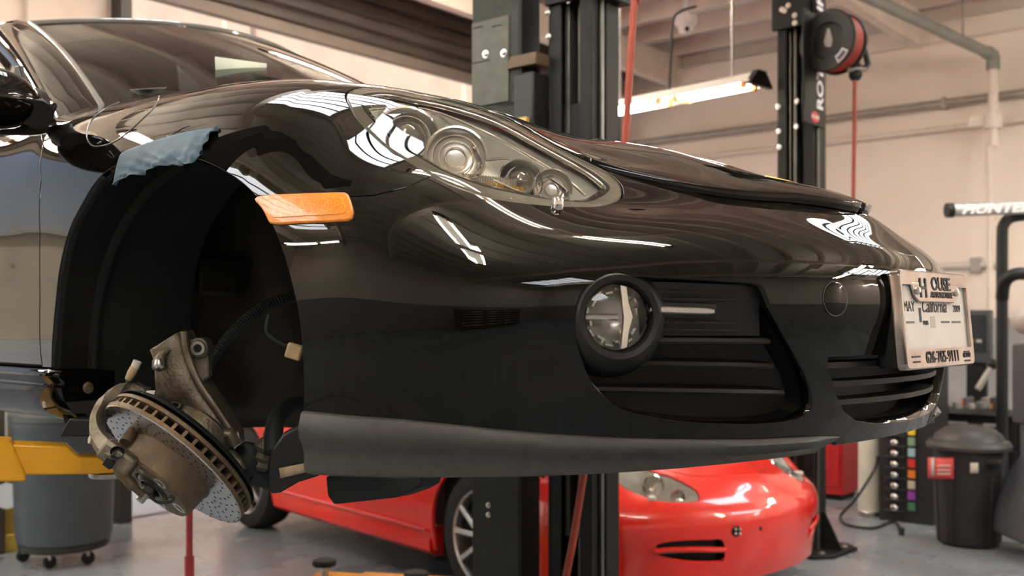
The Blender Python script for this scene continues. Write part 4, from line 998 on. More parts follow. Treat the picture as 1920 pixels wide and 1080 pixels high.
MB().tube(spline([bp(u, v, 1.772) for u, v in [(345, 622), (350, 660), (372, 715), (405, 765), (432, 806)]], 5), .006, 8).build('casting_rib', M_CASTAL, kn)
lf = bp(424, 824, 1.76); MB().tube([bp(400, 835, 1.77), bp(412, 815, 1.76), bp(432, 812, 1.76), bp(438, 832, 1.765)], .012, 12).build('ball_joint_clamp', M_CASTAL, kn)
MB().lathe([(.012, -.02), (.012, .012), (.009, .014), (0, .014)], bp(441, 822, 1.775), VR+VU*.4, 18).build('pinch_bolt', M_STEEL, kn)
MB().lathe([(.010, -.02), (.010, .006), (.006, .006), (.006, 0)], bp(328, 764, 1.77), VU*.9-VD*.6+VR*.3, 18, caps=False).build('sensor_boss', M_CASTAL, kn)
MB().loft([[bp(340, 765, 1.79), bp(372, 785, 1.79), bp(405, 835, 1.80), bp(415, 855, 1.81)], [bp(312, 770, 1.82), bp(330, 800, 1.82), bp(370, 850, 1.82), bp(400, 880, 1.82)]]).build('knuckle_web', M_CASTAL, kn, solid=.02)
# lower ball joint, arm, anti-roll bar, shields
MB().tube([bp(425, 845, 1.79), bp(450, 870, 1.78), bp(455, 882, 1.78)], [.012, .010, .008], 12).build('joint_tab', M_CASTAL, car)
MB().lathe([(.020, -.03), (.026, -.02), (.030, 0), (.024, .018), (.014, .03)], bp(463, 862, 1.82), VU+VR*.3, 24).build('ball_joint_boot', M_RUBBER, car)
arm_ = spline([bp(u, v, z) for u, v, z in [(462, 885, 1.82), (500, 890, 1.86), (545, 872, 1.92), (600, 840, 2.0)]], 5)
MB().tube(arm_, [.022]*5+[.028]*6+[.032]*5, 12).build('lower_arm', M_RUBBER, car)
MB().lathe([(.014, -.035), (.019, -.028), (.016, -.02), (.021, -.012), (.017, -.004), (.022, .006), (.018, .014), (.012, .024), (.014, .026), (.014, .034), (.006, .036)], bp(497, 845, 1.82), VU*.9+VR*.35, 24).build('tie_rod_boot', mat('dirty_boot', (.10, .085, .06), .6, vcol=(.05, .045, .04), vscale=40), car)
bar_ = spline([bp(u, v, z) for u, v, z in [(512, 850, 1.80), (513, 815, 1.82), (520, 785, 1.86), (545, 762, 1.95), (590, 755, 2.05)]], 6)
MB().tube(bar_, .0165, 12).build('anti_roll_bar', M_RUBBER, car)
sp = [(502, 870), (508, 845), (530, 815), (566, 796), (590, 800), (600, 893), (560, 905), (525, 925), (508, 927), (500, 905)]
SP = [bp(u, v, 1.70) for u, v in sp]; ns_ = len(SP)
mb = MB(); mb.add(SP+[p+VD*.02+VU*.004 for p in SP], [tuple(range(ns_)), tuple(range(2*ns_-1, ns_-1, -1))]+[(i, (i+1) % ns_, ns_+(i+1) % ns_, ns_+i) for i in range(ns_)])
shd = mb.build('air_guide', M_TRIM, car, bevel=.004)
MB().add([bp(u, v, 1.694) for u, v in [(523, 878), (578, 867), (580, 884), (526, 897)]], [(0, 1, 2, 3)]).build('paper_label', mat('old_label', (.46, .36, .25), .7, vcol=(.34, .25, .16), vscale=60), shd, solid=.0006)
# sensor connectors above the disc
w1 = spline([bp(u, v, 1.79) for u, v in [(268, 738), (246, 728), (240, 715), (243, 700), (250, 690)]], 5)
sw = MB().tube(w1, .004, 8).build('sensor_lead', M_CASTAL, car)
MB().tube([bp(240, 712, 1.785), bp(247, 699, 1.785), bp(253, 688, 1.785)], [.006, .008, .0075], 12).build('plug_body', mat('beige_plastic'), sw)
MB().tube([bp(252, 690, 1.785), bp(258, 677, 1.785)], .0075, 12).build('plug_cap', mat('pale_plug', (.60, .58, .52), .5, var=.1), sw)
sw2 = MB().tube([bp(255, 722, 1.80), bp(268, 730, 1.80), bp(282, 735, 1.80)], .008, 10).build('wear_sensor_lead', M_RUBBER, car)
MB().tube([bp(276, 738, 1.795), bp(292, 738, 1.795)], .006, 10).build('plug_body', mat('pale_plug'), sw2)
# jacking bracket below the sill
MB().prism([(-.06, -.02), (.05, -.02), (.05, .012), (-.04, .016)], bp(168, 800, 1.95), (VR, VU, VD), .05).build('jacking_bracket', M_TRIM, car, bevel=.004)
# ================================================================== tape on the fender
up_px = spline([(214, 346), (224, 300), (238, 284), (300, 262), (360, 247), (411, 240)], 6); lo_px = spline([(216, 348), (240, 336), (275, 325), (310, 313), (350, 311), (364, 309), (411, 241)], 6)
def resample(P, n):
    L = np.concatenate([[0], np.cumsum(np.hypot(*np.diff(P, axis=0).T))]); t = np.linspace(0, L[-1], n); return np.stack([np.interp(t, L, P[:, 0]), np.interp(t, L, P[:, 1])], 1)
A_ = resample(up_px, 46); B_ = resample(lo_px, 46); rows = []
for i in range(46):
    r = []
    for t in np.linspace(0, 1, 18):
        u, v = A_[i]+(B_[i]-A_[i])*t; p, n, _ = hit(u, v)
        w = .0014+.0042*t*(math.sin(i*.55+t*5)+.7*math.sin(i*1.3-t*9)+.6*math.sin(i*.9+t*t*14))*(.15+.85*t)+.003*t; r.append(p+n*(w+.001)+VU*.000)
    rows.append(r)
tp = MB().loft(rows); tb = np.array([-.0, -.9, .68+LIFT]); tp.v = [tuple(np.array(p)+(0, 0, LIFT)-tb) for p in tp.v]
tag(tp.build('masking_tape', mat('blue_grey_tape', (.070, .125, .175), .6, var=.12, vscale=30, bump=.25, bscale=120), None, loc=tb, sharp=70, solid=.0004), 'crumpled blue grey masking tape strip stuck on the black fender above the wheel arch', 'tape')
SL = [on_z(u, v, .905+LIFT) for u, v in [(243, 168), (312, 164), (302, 172), (262, 178)]]
t = Thing('paper_slip', SL[0], 'white paper slip lying on the dashboard at the windscreen foot', 'paper')
t.part('sheet', MB().add(SL, [(0, 1, 2, 3)]), mat('white_paper', (.75, .75, .70), .7, var=.03), solid=.0006)
# paper card on the dashboard behind the windscreen
P0 = [cc(on_x(u, v, -.62)) for u, v in [(403, 106), (500, 119), (500, 160), (405, 160)]]; P0 = [p+np.array([0, 0, LIFT]) for p in P0]
t = Thing('paper_card', P0[3], 'pale green paper note standing on the dashboard behind the windscreen', 'paper')
t.part('sheet', MB().add(P0, [(0, 1, 2, 3)]), mat('pale_green_paper', (.62, .68, .58), .7, var=.03), solid=.0006)
rx = (P0[1]-P0[0])/np.linalg.norm(P0[1]-P0[0])
t.part('red_mark', MB().add([P0[3]+rx*.05+VU*.0-np.array([-.003, 0, 0])+d for d in (rx*0, rx*.04, rx*.04+VU*.012, rx*.02+VU*.018, rx*.0+VU*.012)], [(0, 1, 2, 3, 4)]), mat('red_ink', (.75, .12, .06), .6), solid=.0006)
# ================================================================== hoists
def cchan(t, x, y, z0, z1, wx, wy, th, m, name='column'):
    """column with its open side to the car (-y)"""
    mb = MB(); h = z1-z0; zc_ = (z0+z1)/2
    mb.box((x, y+wy/2-th/2, zc_), (wx, th, h))
    for s in (-1, 1):
        mb.box((x+s*(wx/2-th/2), y, zc_), (th, wy, h)); mb.box((x+s*(wx/2-.028), y-wy/2+th/2, zc_), (.056, th, h))
    return t.part(name, mb, m, bevel=.003, smooth=False)
def bolts(t, pts, n, r=.011, m=None):
    for p in pts: t.part('bolt', MB().lathe([(r*1.5, 0), (r*1.5, .002), (r, .002), (r, .008), (r*.6, .011), (0, .011)], p, n, 14), m or M_BOLT)
# far post of the black car's hoist
pm = at(1085, 600, 3.75); X0, Y0 = pm[0], pm[1]+.03
t = Thing('lift_post', (X0, Y0, 0), 'dark enamelled hoist post with open channel and chain right behind the black car hood', 'lift post')
cchan(t, X0, Y0, 0, 3.55, .195, .165, .010, M_POST)
t.part('carriage', MB().box((X0, Y0+.01, 1.55), (.14, .12, 1.1)), M_POST, bevel=.006)
t.part('inner_rail', MB().box((X0-.035, Y0-.03, 2.0), (.02, .05, 3.0)), mat('worn_rail', (.12, .12, .11), .35, .6, var=.2), bevel=.002)
t.part('inner_rail', MB().box((X0+.045, Y0-.03, 2.0), (.02, .05, 3.0)), mat('worn_rail'), bevel=.002)
t.part('lift_chain', MB().cyl((X0+.005, Y0-.03, .2), (X0+.005, Y0-.03, 3.4), .007, n=8), mat('oily_chain', (.20, .18, .14), .4, .8, var=.3, vscale=300))
t.part('side_channel', MB().box((X0+.103, Y0-.03, 1.75), (.012, .020, 3.5)), mat('worn_rail'), bevel=.003)
t.part('side_cover', MB().box((X0+.102, Y0+.036, 1.75), (.010, .085, 3.5)), M_POST, bevel=.003)
t.part('top_cap', MB().box((X0+.02, Y0-.0, 2.51), (.25, .20, .09)), M_POST, bevel=.004)
t.part('base_plate', MB().box((X0, Y0, .012), (.42, .40, .024)), M_POST, bevel=.004)
bolts(t, [on_y(u, v, Y0-.084) for u, v in ((1027, 25), (1029, 70), (1066, 0))], (-.2, -1, 0), .009)
arm_m = at(990, 905, 4.1)
t.part('lift_arm', MB().bar((X0-.02, Y0-.05, 1.02), (-.62, .78, 1.02), .10, .09), M_YELLOW, bevel=.006)
t.part('lift_arm', MB().bar((X0+.02, Y0-.05, 1.02), (-.9, .80, 1.02), .10, .09), M_YELLOW, bevel=.006)
# cover column with the control box beside it
pk = at(930, 600, 3.86); X1, Y1 = pk[0], pk[1]+.04
t = Thing('cover_column', (X1, Y1, 0), 'grey green sheet metal column with bolted plate beside the dark hoist post', 'column')
t.part('column', MB().box((X1, Y1, 1.9), (.235, .09, 3.8)), M_POSTG, bevel=.004)
t.part('edge_flange', MB().box((X1+.124, Y1+.01, 1.9), (.012, .11, 3.8)), M_POST, bevel=.003)
fy_ = Y1-.046
def onface(u, v): r = ray(u, v); return CW+r*((fy_-CW[1])/r[1])
a = onface(886, 45); b = onface(955, 190)
t.part('access_plate', MB().box(((a[0]+b[0])/2, fy_-.002, (a[2]+b[2])/2), (abs(b[0]-a[0]), .006, abs(a[2]-b[2]))), mat('plate_olive', (.075, .08, .062), .5, var=.15, vscale=20), bevel=.002)
bolts(t, [onface(912, 102)-np.array([0, .005, 0]), onface(946, 100)-np.array([0, .005, 0])], (0, -1, 0), .010)
bolts(t, [onface(916, 947), onface(916, 965)], (0, -1, 0), .007)
for u, v, w in [(898, 52, 18), (933, 49, 18), (900, 117, 42), (970, 108, 26), (950, 195, 30)]:
    q = onface(u, v); t.part('slot', MB().box(q-np.array([0, .0056, 0]), (w*.0026, .002, .004)), M_DARK)
t.part('base_plate', MB().box((X1, Y1, .010), (.40, .26, .02)), M_POST, bevel=.003)
q = on_y(968, 229, Y1-.06); t.part('warning_stripe', MB().box((q[0]-.03, q[1], q[2]), (.17, .02, .025)), mat('yellow_band', (.72, .52, .16), .5), bevel=.002)
kb = at(994, 185, 3.80)
t = Thing('power_unit_box', (kb[0], kb[1], kb[2]-.12), 'black hoist power unit box with brown top between column and post', 'control box')
t.part('casing', MB().box(kb+np.array([0, .02, -.02]), (.10, .13, .22)), mat('black_casing', (.018, .019, .022), .5, var=.1), bevel=.008)
t.part('lid', MB().prism([(-.07, 0), (.07, 0), (.07, .045), (-.055, .045)], kb+np.array([0, -.055, .11]), ((1, 0, 0), (0, 0, 1), (0, 1, 0)), .15), mat('brown_lid', (.13, .085, .05), .6, var=.15), bevel=.004)
t.part('mount', MB().box(kb+np.array([.01, .12, 0]), (.06, .14, .06)), M_POST)
# near hoist post (out of frame) with the yellow arm that reaches under the sill
t = Thing('hoist_arm_post', (-.70, -1.45, 0), 'dark hoist post carrying the yellow arm under the black car sill', 'lift post')
cchan(t, -.70, -1.45, 0, 3.55, .25, .20, .012, M_POST); t.part('base_plate', MB().box((-.70, -1.45, .012), (.42, .40, .024)), M_POST, bevel=.004)
A0 = at(-360, 858, 1.90); A1 = at(214, 864, 2.14); ad = A1-A0; La = np.linalg.norm(ad); ad /= La
ah = np.cross(ad, VU); ah /= np.linalg.norm(ah)
def arm_prism(poly, w, off): return MB().prism(poly, A0-ah*(w/2), (ad, VU, ah), w)
s1 = 1.0
k_ = La/(214+360)
def al_(u): return (u+360)*k_
outer_ = [(0, .034), (al_(118), .030), (al_(140), .0085), (al_(196), .008), (al_(214), -.006), (al_(208), -.024), (0, -.030)]
arm = t.part('arm_tip', arm_prism([(al_(-10), .036), (al_(116), .0335), (al_(139), .0125), (al_(208), .012), (al_(214), -.004), (al_(211), -.0225), (al_(-10), -.026)], .085, 0), M_YELLOW, bevel=.004)
t.part('arm_sleeve', arm_prism([(0, .047), (al_(6), .042), (al_(33), -.022), (al_(33), -.037), (0, -.040)], .105, 0), M_YELLOW, bevel=.004)
pd = at(206, 860, 2.13)
t.part('pad_screw', MB().cyl(pd-VU*.036, pd+VU*.072, .024), M_STEEL)
t.part('pad', MB().lathe([(.020, .072), (.055, .078), (.058, .098), (.050, .104), (0, .104)], pd, (0, 0, 1), 28), M_RUBBER)
t.part('pad_collar', MB().lathe([(.04, -.038), (.042, -.034), (.042, -.028), (.03, -.026)], pd, (0, 0, 1), 28), M_STEEL)
t.part('arm_back', MB().bar(A0+ad*.05, (-.62, -1.38, A0[2]), .12, .09), M_YELLOW, bevel=.005)
# right-hand post with the hose reel
pr = at(1503, 600, 5.75); X2, Y2 = pr[0], pr[1]
t = Thing('reel_post', (X2, Y2, 0), 'dark hoist post with white lettered plate carrying the red hose reel', 'lift post')
WX, WY = .215, .175
cchan(t, X2, Y2, 0, 3.5, WX, WY, .012, M_POST)
t.part('inner_rail', MB().box((X2-.02, Y2-.02, 1.7), (.018, .05, 3.2)), mat('worn_rail'), bevel=.002)
t.part('carriage', MB().box((X2, Y2+.02, .6), (.15, .11, .8)), M_POST, bevel=.005)
t.part('lift_cable', MB().cyl((X2-.055, Y2-.03, .2), (X2-.055, Y2-.03, 3.3), .006, n=8), mat('oily_chain'))
t.part('side_channel', MB().box((X2+WX/2+.007, Y2-.045, 1.7), (.014, .02, 3.4)), mat('worn_rail'), bevel=.002)
t.part('top_bracket', MB().box((X2-.02, Y2-WY/2-.01, 3.03), (.22, .03, .18)), M_POST, bevel=.003)
bolts(t, [on_y(u, v, Y2-WY/2-.026) for u, v in [(1478, 10), (1466, 18), (1471, 20), (1490, 29), (1490, 43)]], (0, -1, 0), .010)
bolts(t, [on_y(u, v, Y2-WY/2-.002) for u, v in [(1459, 200), (1494, 190), (1460, 246), (1493, 237), (1461, 276)]], (0, -1, 0), .009)
fx_ = X2+WX/2+.02
def onxf(u, v): r = ray(u, v); return CW+r*((fx_-CW[0])/r[0])
a = onxf(1507, 15); b = onxf(1545, 242)
t.part('name_plate', MB().box((fx_, (a[1]+b[1])/2, (a[2]+b[2])/2), (.012, abs(b[1]-a[1])+.02, abs(a[2]-b[2]))), M_POST, bevel=.003)
o_ = onxf(1541, 210); o_[0] += .008
t.part('lettering', text_mb('ROTARY LIFT', .115, (o_[0], o_[1]-.006, o_[2]), ((0, 0, 1), (0, -1, 0), (1, 0, 0)), .001, xs=1.02, bold=.003), M_WHITEPRINT, smooth=False)
q = onxf(1526, 220); q[0] += .007
t.part('logo_oval', MB().prism([(.052*math.cos(a_), .030*math.sin(a_)) for a_ in np.linspace(0, 2*math.pi, 28, endpoint=False)], q, ((0, 1, 0), (0, 0, 1), (1, 0, 0)), .002), mat('logo_red', (.62, .03, .03), .4), bevel=.001)
t.part('logo_word', text_mb('ROTARY', .026, q+np.array([.003, 0, -.009]), ((0, 1, 0), (0, 0, 1), (1, 0, 0)), .0005, align='CENTER', bold=.0006), M_WHITEPRINT, smooth=False)
t.part('base_plate', MB().prism([(-.18, -.20), (.16, -.22), (.24, -.12), (.26, .16), (.18, .22), (-.18, .20)], (X2, Y2, 0), ((1, 0, 0), (0, 1, 0), (0, 0, 1)), .022), M_POST, bevel=.004)
t.part('gusset', MB().prism([(0, 0), (.12, 0), (.02, .20), (0, .20)], (X2+WX/2, Y2+.02, .02), ((1, 0, 0), (0, 0, 1), (0, 1, 0)), .012), M_POST)
t.part('gusset', MB().prism([(0, 0), (.10, 0), (.02, .16), (0, .16)], (X2+.0, Y2+WY/2, .02), ((0, 1, 0), (0, 0, 1), (1, 0, 0)), .012), M_POST)
bolts(t, [(X2+.17, Y2-.12, .022), (X2-.12, Y2-.16, .022), (X2+.2, Y2+.12, .022)], (0, 0, 1), .014)
t.part('arm_hub', MB().box((X2-.06, Y2-.17, .22), (.20, .14, .26)), M_POST, bevel=.01)
t.part('arm_stop', MB().box((X2-.03, Y2-.24, .33), (.10, .05, .03)), M_YELLOW, bevel=.004); t.part('arm_stop', MB().box((X2-.03, Y2-.24, .16), (.10, .05, .03)), M_YELLOW, bevel=.004)
# hose reel
RC = at(1551, 76, 5.45); RA = -.75*VR-.66*VD; RA /= np.linalg.norm(RA)
t = Thing('hose_reel', RC+np.array([0, 0, -.17]), 'black hose reel wound with red air hose hanging from the post top', 'hose reel')
M_REEL = mat('reel_black', (.016, .016, .016), .5, var=.15, vscale=30)
t.part('front_flange', MB().lathe([(.165, -.012), (.168, 0), (.160, .008), (.10, .004), (.092, -.01), (.085, -.03), (.02, -.035), (0, -.035)], RC, RA, 56, caps=False), M_REEL)
t.part('back_flange', MB().lathe([(.162, -.135), (.165, -.125), (.160, -.115), (.09, -.118)], RC, RA, 56, caps=False), M_REEL)
for k in range(5): t.part('hose_wrap', MB().lathe([(.142+.011*math.cos(a_), -.026-k*.020+.011*math.sin(a_)) for a_ in np.linspace(0, 2*math.pi, 11)], RC, RA, 56, caps=False), M_REDHOSE)
t.part('drum', MB().lathe([(.12, -.01), (.12, -.125)], RC, RA, 40, caps=True), M_REEL)
rx_, ry_, rz_ = frame(RA)
t.part('hub_bracket', MB().prism([(-.02, -.03), (.02, -.04), (.03, .0), (.01, .07), (-.01, .075), (-.03, 0)], RC-RA*.03, (rx_, ry_, RA), .02), M_STEEL, bevel=.004)
stk = []
for r_, hh in ((.152, .006), (.108, .004)):
    row = []
    for a_ in np.linspace(-.25, .30, 9): 
        ang_ = -math.pi/2+.72+a_; d_ = VR*.66*math.cos(ang_)*1.0; e_ = (VR-RA*(VR@RA)); e_ /= np.linalg.norm(e_); g_ = (VU-RA*(VU@RA)); g_ /= np.linalg.norm(g_)
        row.append(RC+e_*r_*math.cos(ang_)+g_*r_*math.sin(ang_)+RA*hh)
    stk.append(row)
t.part('sticker', MB().loft(stk), mat('sticker_white', (.75, .73, .70), .5), solid=.004)
stk2 = [[p*.8+q*.2+RA*.003 for p, q in zip(stk[0][1:-1], stk[1][1:-1])], [p*.25+q*.75+RA*.003 for p, q in zip(stk[0][1:-1], stk[1][1:-1])]]
t.part('sticker_panel', MB().loft(stk2), mat('sticker_blue', (.10, .12, .20), .5), solid=.003)
gd = at(1604, 128, 5.5)
t.part('guide_arm', MB().bar(RC-RA*.15, gd+np.array([0, 0, .01])+VR*.02, .05, .03), M_REEL, bevel=.005)
t.part('guide_arm', MB().tube([RC-RA*.14+VR*.05+VU*.06, at(1622, 95, 5.5), at(1628, 120, 5.5), gd+VR*.05], .018, 8), M_REEL)
for s in (-1, 1): t.part('guide_roller', MB().cyl(gd-VR*.05+VU*.012*s+VD*.02*s, gd+VR*.05+VU*.012*s+VD*.02*s, .012), M_STEEL)
t.part('hose_stop', MB().lathe([(.02, .03), (.034, .02), (.036, -.01), (.022, -.03)], gd-VU*.035, (0, 0, 1), 20), M_RUBBER)
hs = [at(1613, 60, 5.46), at(1614, 90, 5.47), at(1608, 118, 5.5), at(1603, 150, 5.5), at(1602, 250, 5.5), at(1600, 390, 5.5), at(1600, 640, 5.5)]
hs[-1] = np.array([hs[-2][0], hs[-2][1], 1.0])
t.part('hose', MB().tube(spline(hs, 6), .011, 10), M_REDHOSE)
t.part('mount_arm', MB().bar(RC-RA*.14+VU*.02, (X2+WX/2, Y2, RC[2]+.02), .06, .05), M_REEL, bevel=.004)
# red air line hanging from the ceiling in front of the hoist post
hp2 = [at(1200, -90, 3.45), at(1190, 0, 3.45), at(1182, 110, 3.45), at(1172, 262, 3.45), at(1148, 480, 3.42), at(1122, 700, 3.40), at(1095, 885, 3.40), at(1060, 1085, 3.42)]
dz = hp2[0].copy(); dz[2] = ZT-.1
bt = hp2[-1].copy()+np.array([-.1, 0, 0]); bt[2] = .02
t = Thing('air_line', bt, 'thick red air line dropping past the hood in front of the dark hoist post', 'hose')
t.part('hose', MB().tube(spline([dz]+hp2+[(hp2[-1]+bt)/2-VR*.03, bt, bt-VR*.2+VU*0], 6), .0125, 12), M_REDHOSE)
t.part('coupler', MB().cyl(bt-VR*.2, bt-VR*.29, .016), M_STEEL)
# red pole stand under the black car
sp_ = at(355, 955, 3.2); sb_ = sp_.copy(); sb_[2] = 0
t = Thing('stand_pole', sb_, 'slim red support pole standing on the floor under the black car', 'support stand')
M_REDP = mat('red_pole_paint', (.45, .045, .055), .45, var=.12, vscale=20)
t.part('inner_tube', MB().cyl((sb_[0], sb_[1], .4), (sb_[0], sb_[1], 1.02), .0105), M_REDP)
t.part('outer_tube', MB().cyl((sb_[0], sb_[1], .02), (sb_[0], sb_[1], on_y(355, 1042, sp_[1])[2]), .015), M_REDP)
for k in range(3): a_ = 2*math.pi*k/3; t.part('leg', MB().bar((sb_[0], sb_[1], .25), (sb_[0]+.25*math.cos(a_), sb_[1]+.25*math.sin(a_), .012), .03, .02), M_REDP, bevel=.003)
t.part('saddle', MB().cyl((sb_[0], sb_[1], 1.02), (sb_[0], sb_[1], 1.06), .03), M_STEEL)
# yellow low arm with rubber pads in the neighbouring bay
q1 = at(612, 1072, 4.3); q1[2] = .22
t = Thing('low_lift_arm', (q1[0], q1[1], 0), 'yellow hoist arm lying low over the floor with two round rubber pads', 'lift arm')
p1_ = at(606, 1084, 4.2); d_ = np.array([.80, -.60, 0]); q0 = p1_.copy(); q0[2] -= .04
dd = (at(900, 1130, 4.05)-q0); dd[2] = 0; dd /= np.linalg.norm(dd)
t.part('arm_beam', MB().bar(q0-dd*.05, q0+dd*.62, .16, .10), M_YELLOW, bevel=.008)
t.part('top_plate', MB().bar(q0+dd*.16+VU*.056, q0+dd*.60+VU*.056, .12, .012), mat('orange_plate', (.88, .42, .10), .4, var=.05), bevel=.003)
t.part('floor_foot', MB().box((q0[0]+dd[0]*.45, q0[1]+dd[1]*.45, q0[2]/2-.02), (.1, .1, q0[2]-.06)), M_YELLOW)
for u, v, z in [(608, 1055, 4.2), (780, 1078, 4.05)]:
    c = at(u, v, z); t.part('pad', MB().lathe([(.046, -.012), (.050, -.004), (.048, .010), (.042, .014), (0, .012)], c, (0, 0, 1), 28), M_RUBBER)
    t.part('pad_stem', MB().cyl(c-VU*.07, c-VU*.01, .016), M_STEEL)
# ================================================================== the red car in the next bay
RTH = math.radians(-9.6); RORG = np.array([-1.315, 2.44, 0.0])
red = empty('red_sports_car', RORG, 'bright red sports car parked on the floor behind the raised black car', 'car', rz=RTH)
RM = np.array([[math.cos(RTH), -math.sin(RTH), 0], [math.sin(RTH), math.cos(RTH), 0], [0, 0, 1]])
G2 = G[::2, ::2].copy(); G2[-1] = G[-1, ::2]; N2_ = GN[::2, ::2].copy(); N2_[-1] = GN[-1, ::2]; G2[:, -1] = G[::2, -1][:G2.shape[0]]; G2[:, -1, 1] = 0; G2[-1, :, 1] = 0
G2[..., 1] *= .985
a2, b2 = G2.shape[:2]; _i = np.arange(a2*b2).reshape(a2, b2); Q2 = np.stack([_i[:-1, :-1], _i[1:, :-1], _i[1:, 1:], _i[:-1, 1:]], -1).reshape(-1, 4)
R_V = G2.reshape(-1, 3); R_N = N2_.reshape(-1, 3)
_f = np.cross(R_V[Q2[3000][1]]-R_V[Q2[3000][0]], R_V[Q2[3000][2]]-R_V[Q2[3000][0]])
if _f@R_N[Q2[3000][0]] < 0: Q2 = Q2[:, ::-1].copy()
def rw(P): return np.asarray(P)@RM.T+RORG
def pixw(P): q = np.asarray(P)-CW; z = q@VD; return np.stack([960+FPX*(q@VR)/z, 600-FPX*(q@VU)/z], -1)
RUV = pixw(rw(R_V)); RW = rw(R_V); rvis = ((CW-RW)*(R_N@RM.T)).sum(1) > 0
RBVH = BVHTree.FromPolygons([Vector(p) for p in RW], [tuple(map(int, q)) for q in Q2])
def rhit(u, v):
    p, n, i, d = RBVH.ray_cast(Vector(CW), Vector(ray(u, v)).normalized())
    if p is None: p, n, i, d = RBVH.find_nearest(Vector(CW+ray(u, v)*4.6))
    k = Q2[i]; return (np.array(p)-RORG)@RM, R_N[k].mean(0)
rx, ry, rz_ = R_V.T; rPXY = np.stack([rx, -ry], 1)
hlr = np.array([rhit(u, v)[0] for u, v in [(1160, 905), (1178, 917), (1200, 927), (1228, 937), (1262, 941), (1300, 940), (1311, 934)]])
HLR = spline(np.concatenate([hlr[:, :2]*[1, -1], [rhit(1300, 916)[0][:2]*[1, -1], rhit(1255, 893)[0][:2]*[1, -1], rhit(1215, 880)[0][:2]*[1, -1], (.20, .60), (.14, .65), (.19, .70)]]), 4, True)
f_hr = np.where(rz_ > .45, sdf(rPXY, HLR), -1)
f_hoodr = np.where(rz_ > .5, sdf(rPXY, HOOD*np.array([.955, .90])), -1)
f_ar = np.where(-ry > .5, arch_f(rx, rz_, .365, .345), 1.); f_ar[rz_ > .9] = 1
gr1 = spline([(1228, 1030), (1236, 1020), (1275, 1014), (1330, 1012), (1356, 1014), (1358, 1050), (1340, 1055), (1290, 1054), (1245, 1046), (1232, 1040)], 4, True)
f_g = np.where(rvis & (rx > .4) & (rz_ < .55), sdf(RUV, gr1)*.0022, -1)
f_doorr = -.49-rx
shell('front_body', *clip(R_V, R_N, Q2, [-f_hr-.003, -f_hoodr-.002, f_ar, -f_g, -f_doorr-.002, np.where(rx < -.3, sdf(rPXY, [(-.6, .55), (-.6, 1.1), (1.2, 1.1), (1.2, -.1), (-.3, -.1), (-.3, .55)]), 1.)]), M_RED, red, both='joined', depth=.02)
shell('hood', *clip(R_V, R_N, Q2, [f_hoodr-.002, -f_hr-.003]), M_RED, red, both='joined', depth=.01, off=.002)
shell('door', *clip(R_V, R_N, Q2, [f_doorr-.002, .86-rz_, rz_-.30]), M_RED, red, both=True, depth=.02)
for sgn_o in (shell('headlight', *clip(R_V, R_N, Q2, [f_hr]), M_LENS, red, both=True, depth=.004),):
    for sg, par in zip((1, -1), sgn_o):
        V_, N_, F_ = clip(R_V, R_N, Q2, [f_hr-.004]); dd_ = np.clip(sdf(V_[:, :2]*[1, -1], HLR)-.004, 0, .05)
        o = shell('housing', V_-N_*(.004+.7*dd_)[:, None], N_, F_, M_HLIN, par, depth=.004)
        if sg < 0: o.data.transform(Matrix.Scale(-1, 4, (0, 1, 0))); o.data.flip_normals()
        for u, v, r_ in [(1228, 905, .042), (1272, 925, .03)]:
            p, n = rhit(u, v); c = (p-n*.018)*[1, sg, 1]; ax_ = np.array([.85, -.4*sg, .3])
            MB().lathe([(r_*1.15, .0), (r_, .004), (r_*.9, -.006), (r_*.5, -.012), (0, -.014)], c, ax_, 28, caps=False).build('reflector', M_CHROME, par)
        p, n = rhit(1222, 930); MB().box((p-n*.008)*[1, sg, 1], (.08, .03, .02), (np.array([.7, -.7*sg, 0]), np.array([.7, .7*sg, 0]), VU)).build('turn_signal', mat('pale_signal', (.75, .72, .65), .3, .3), par, bevel=.005)
# recessed front intake with a red bar
L_ = [rhit(u, v) for u, v in gr1[::2]]
o = recess('x', [(p, n, 0) for p, n in L_], np.array([-.9, .3, 0]), .05, .05, M_DARK, red, 2).build('front_intake', M_TRIM, red); mirror_obj(o)
bar_r = [rhit(u, v)[0] for u, v in [(1226, 1034), (1260, 1031), (1310, 1030), (1360, 1031)]]
o = MB().tube(spline(bar_r, 5), .012, 10).build('intake_bar', M_RED, red); mirror_obj(o)
p, n = rhit(1380, 996); MB().lathe([(.022, -.004), (.022, .003), (.018, .004), (0, .004)], p, n, 24).build('tow_hole', M_DARK, red)
for du_, dv_ in [(-4, -4), (4, -4), (-4, 4), (4, 4)]:
    p2__, n2__ = rhit(1382+du_, 996+dv_); MB().sphere(p2__+n2__*.005, .006, 10).build('tow_bolt', M_BOLT, red)
p, n = rhit(1426, 991); MB().lathe([(.009, -.002), (.009, .001), (0, .001)], p, n, 14).build('bumper_hole', M_DARK, red)
rc_ = RBVH.ray_cast(Vector(rw([.655, -.0002, 3])), Vector((0, 0, -1))); cz = rc_[0][2]+.003; nn = np.array(rc_[1]); nn = nn if nn[2] > 0 else -nn; nn = nn@RM
tx = np.array([nn[2], 0, -nn[0]])/math.hypot(nn[0], nn[2]); nn = np.array([-tx[2], 0, tx[0]])
MB().prism([(a_*1.1, b_*1.1) for a_, b_ in sh], (.655, 0, cz), (tx, (0, 1, 0), nn), .004).build('hood_crest', mat('gold_enamel'), red, bevel=.001)
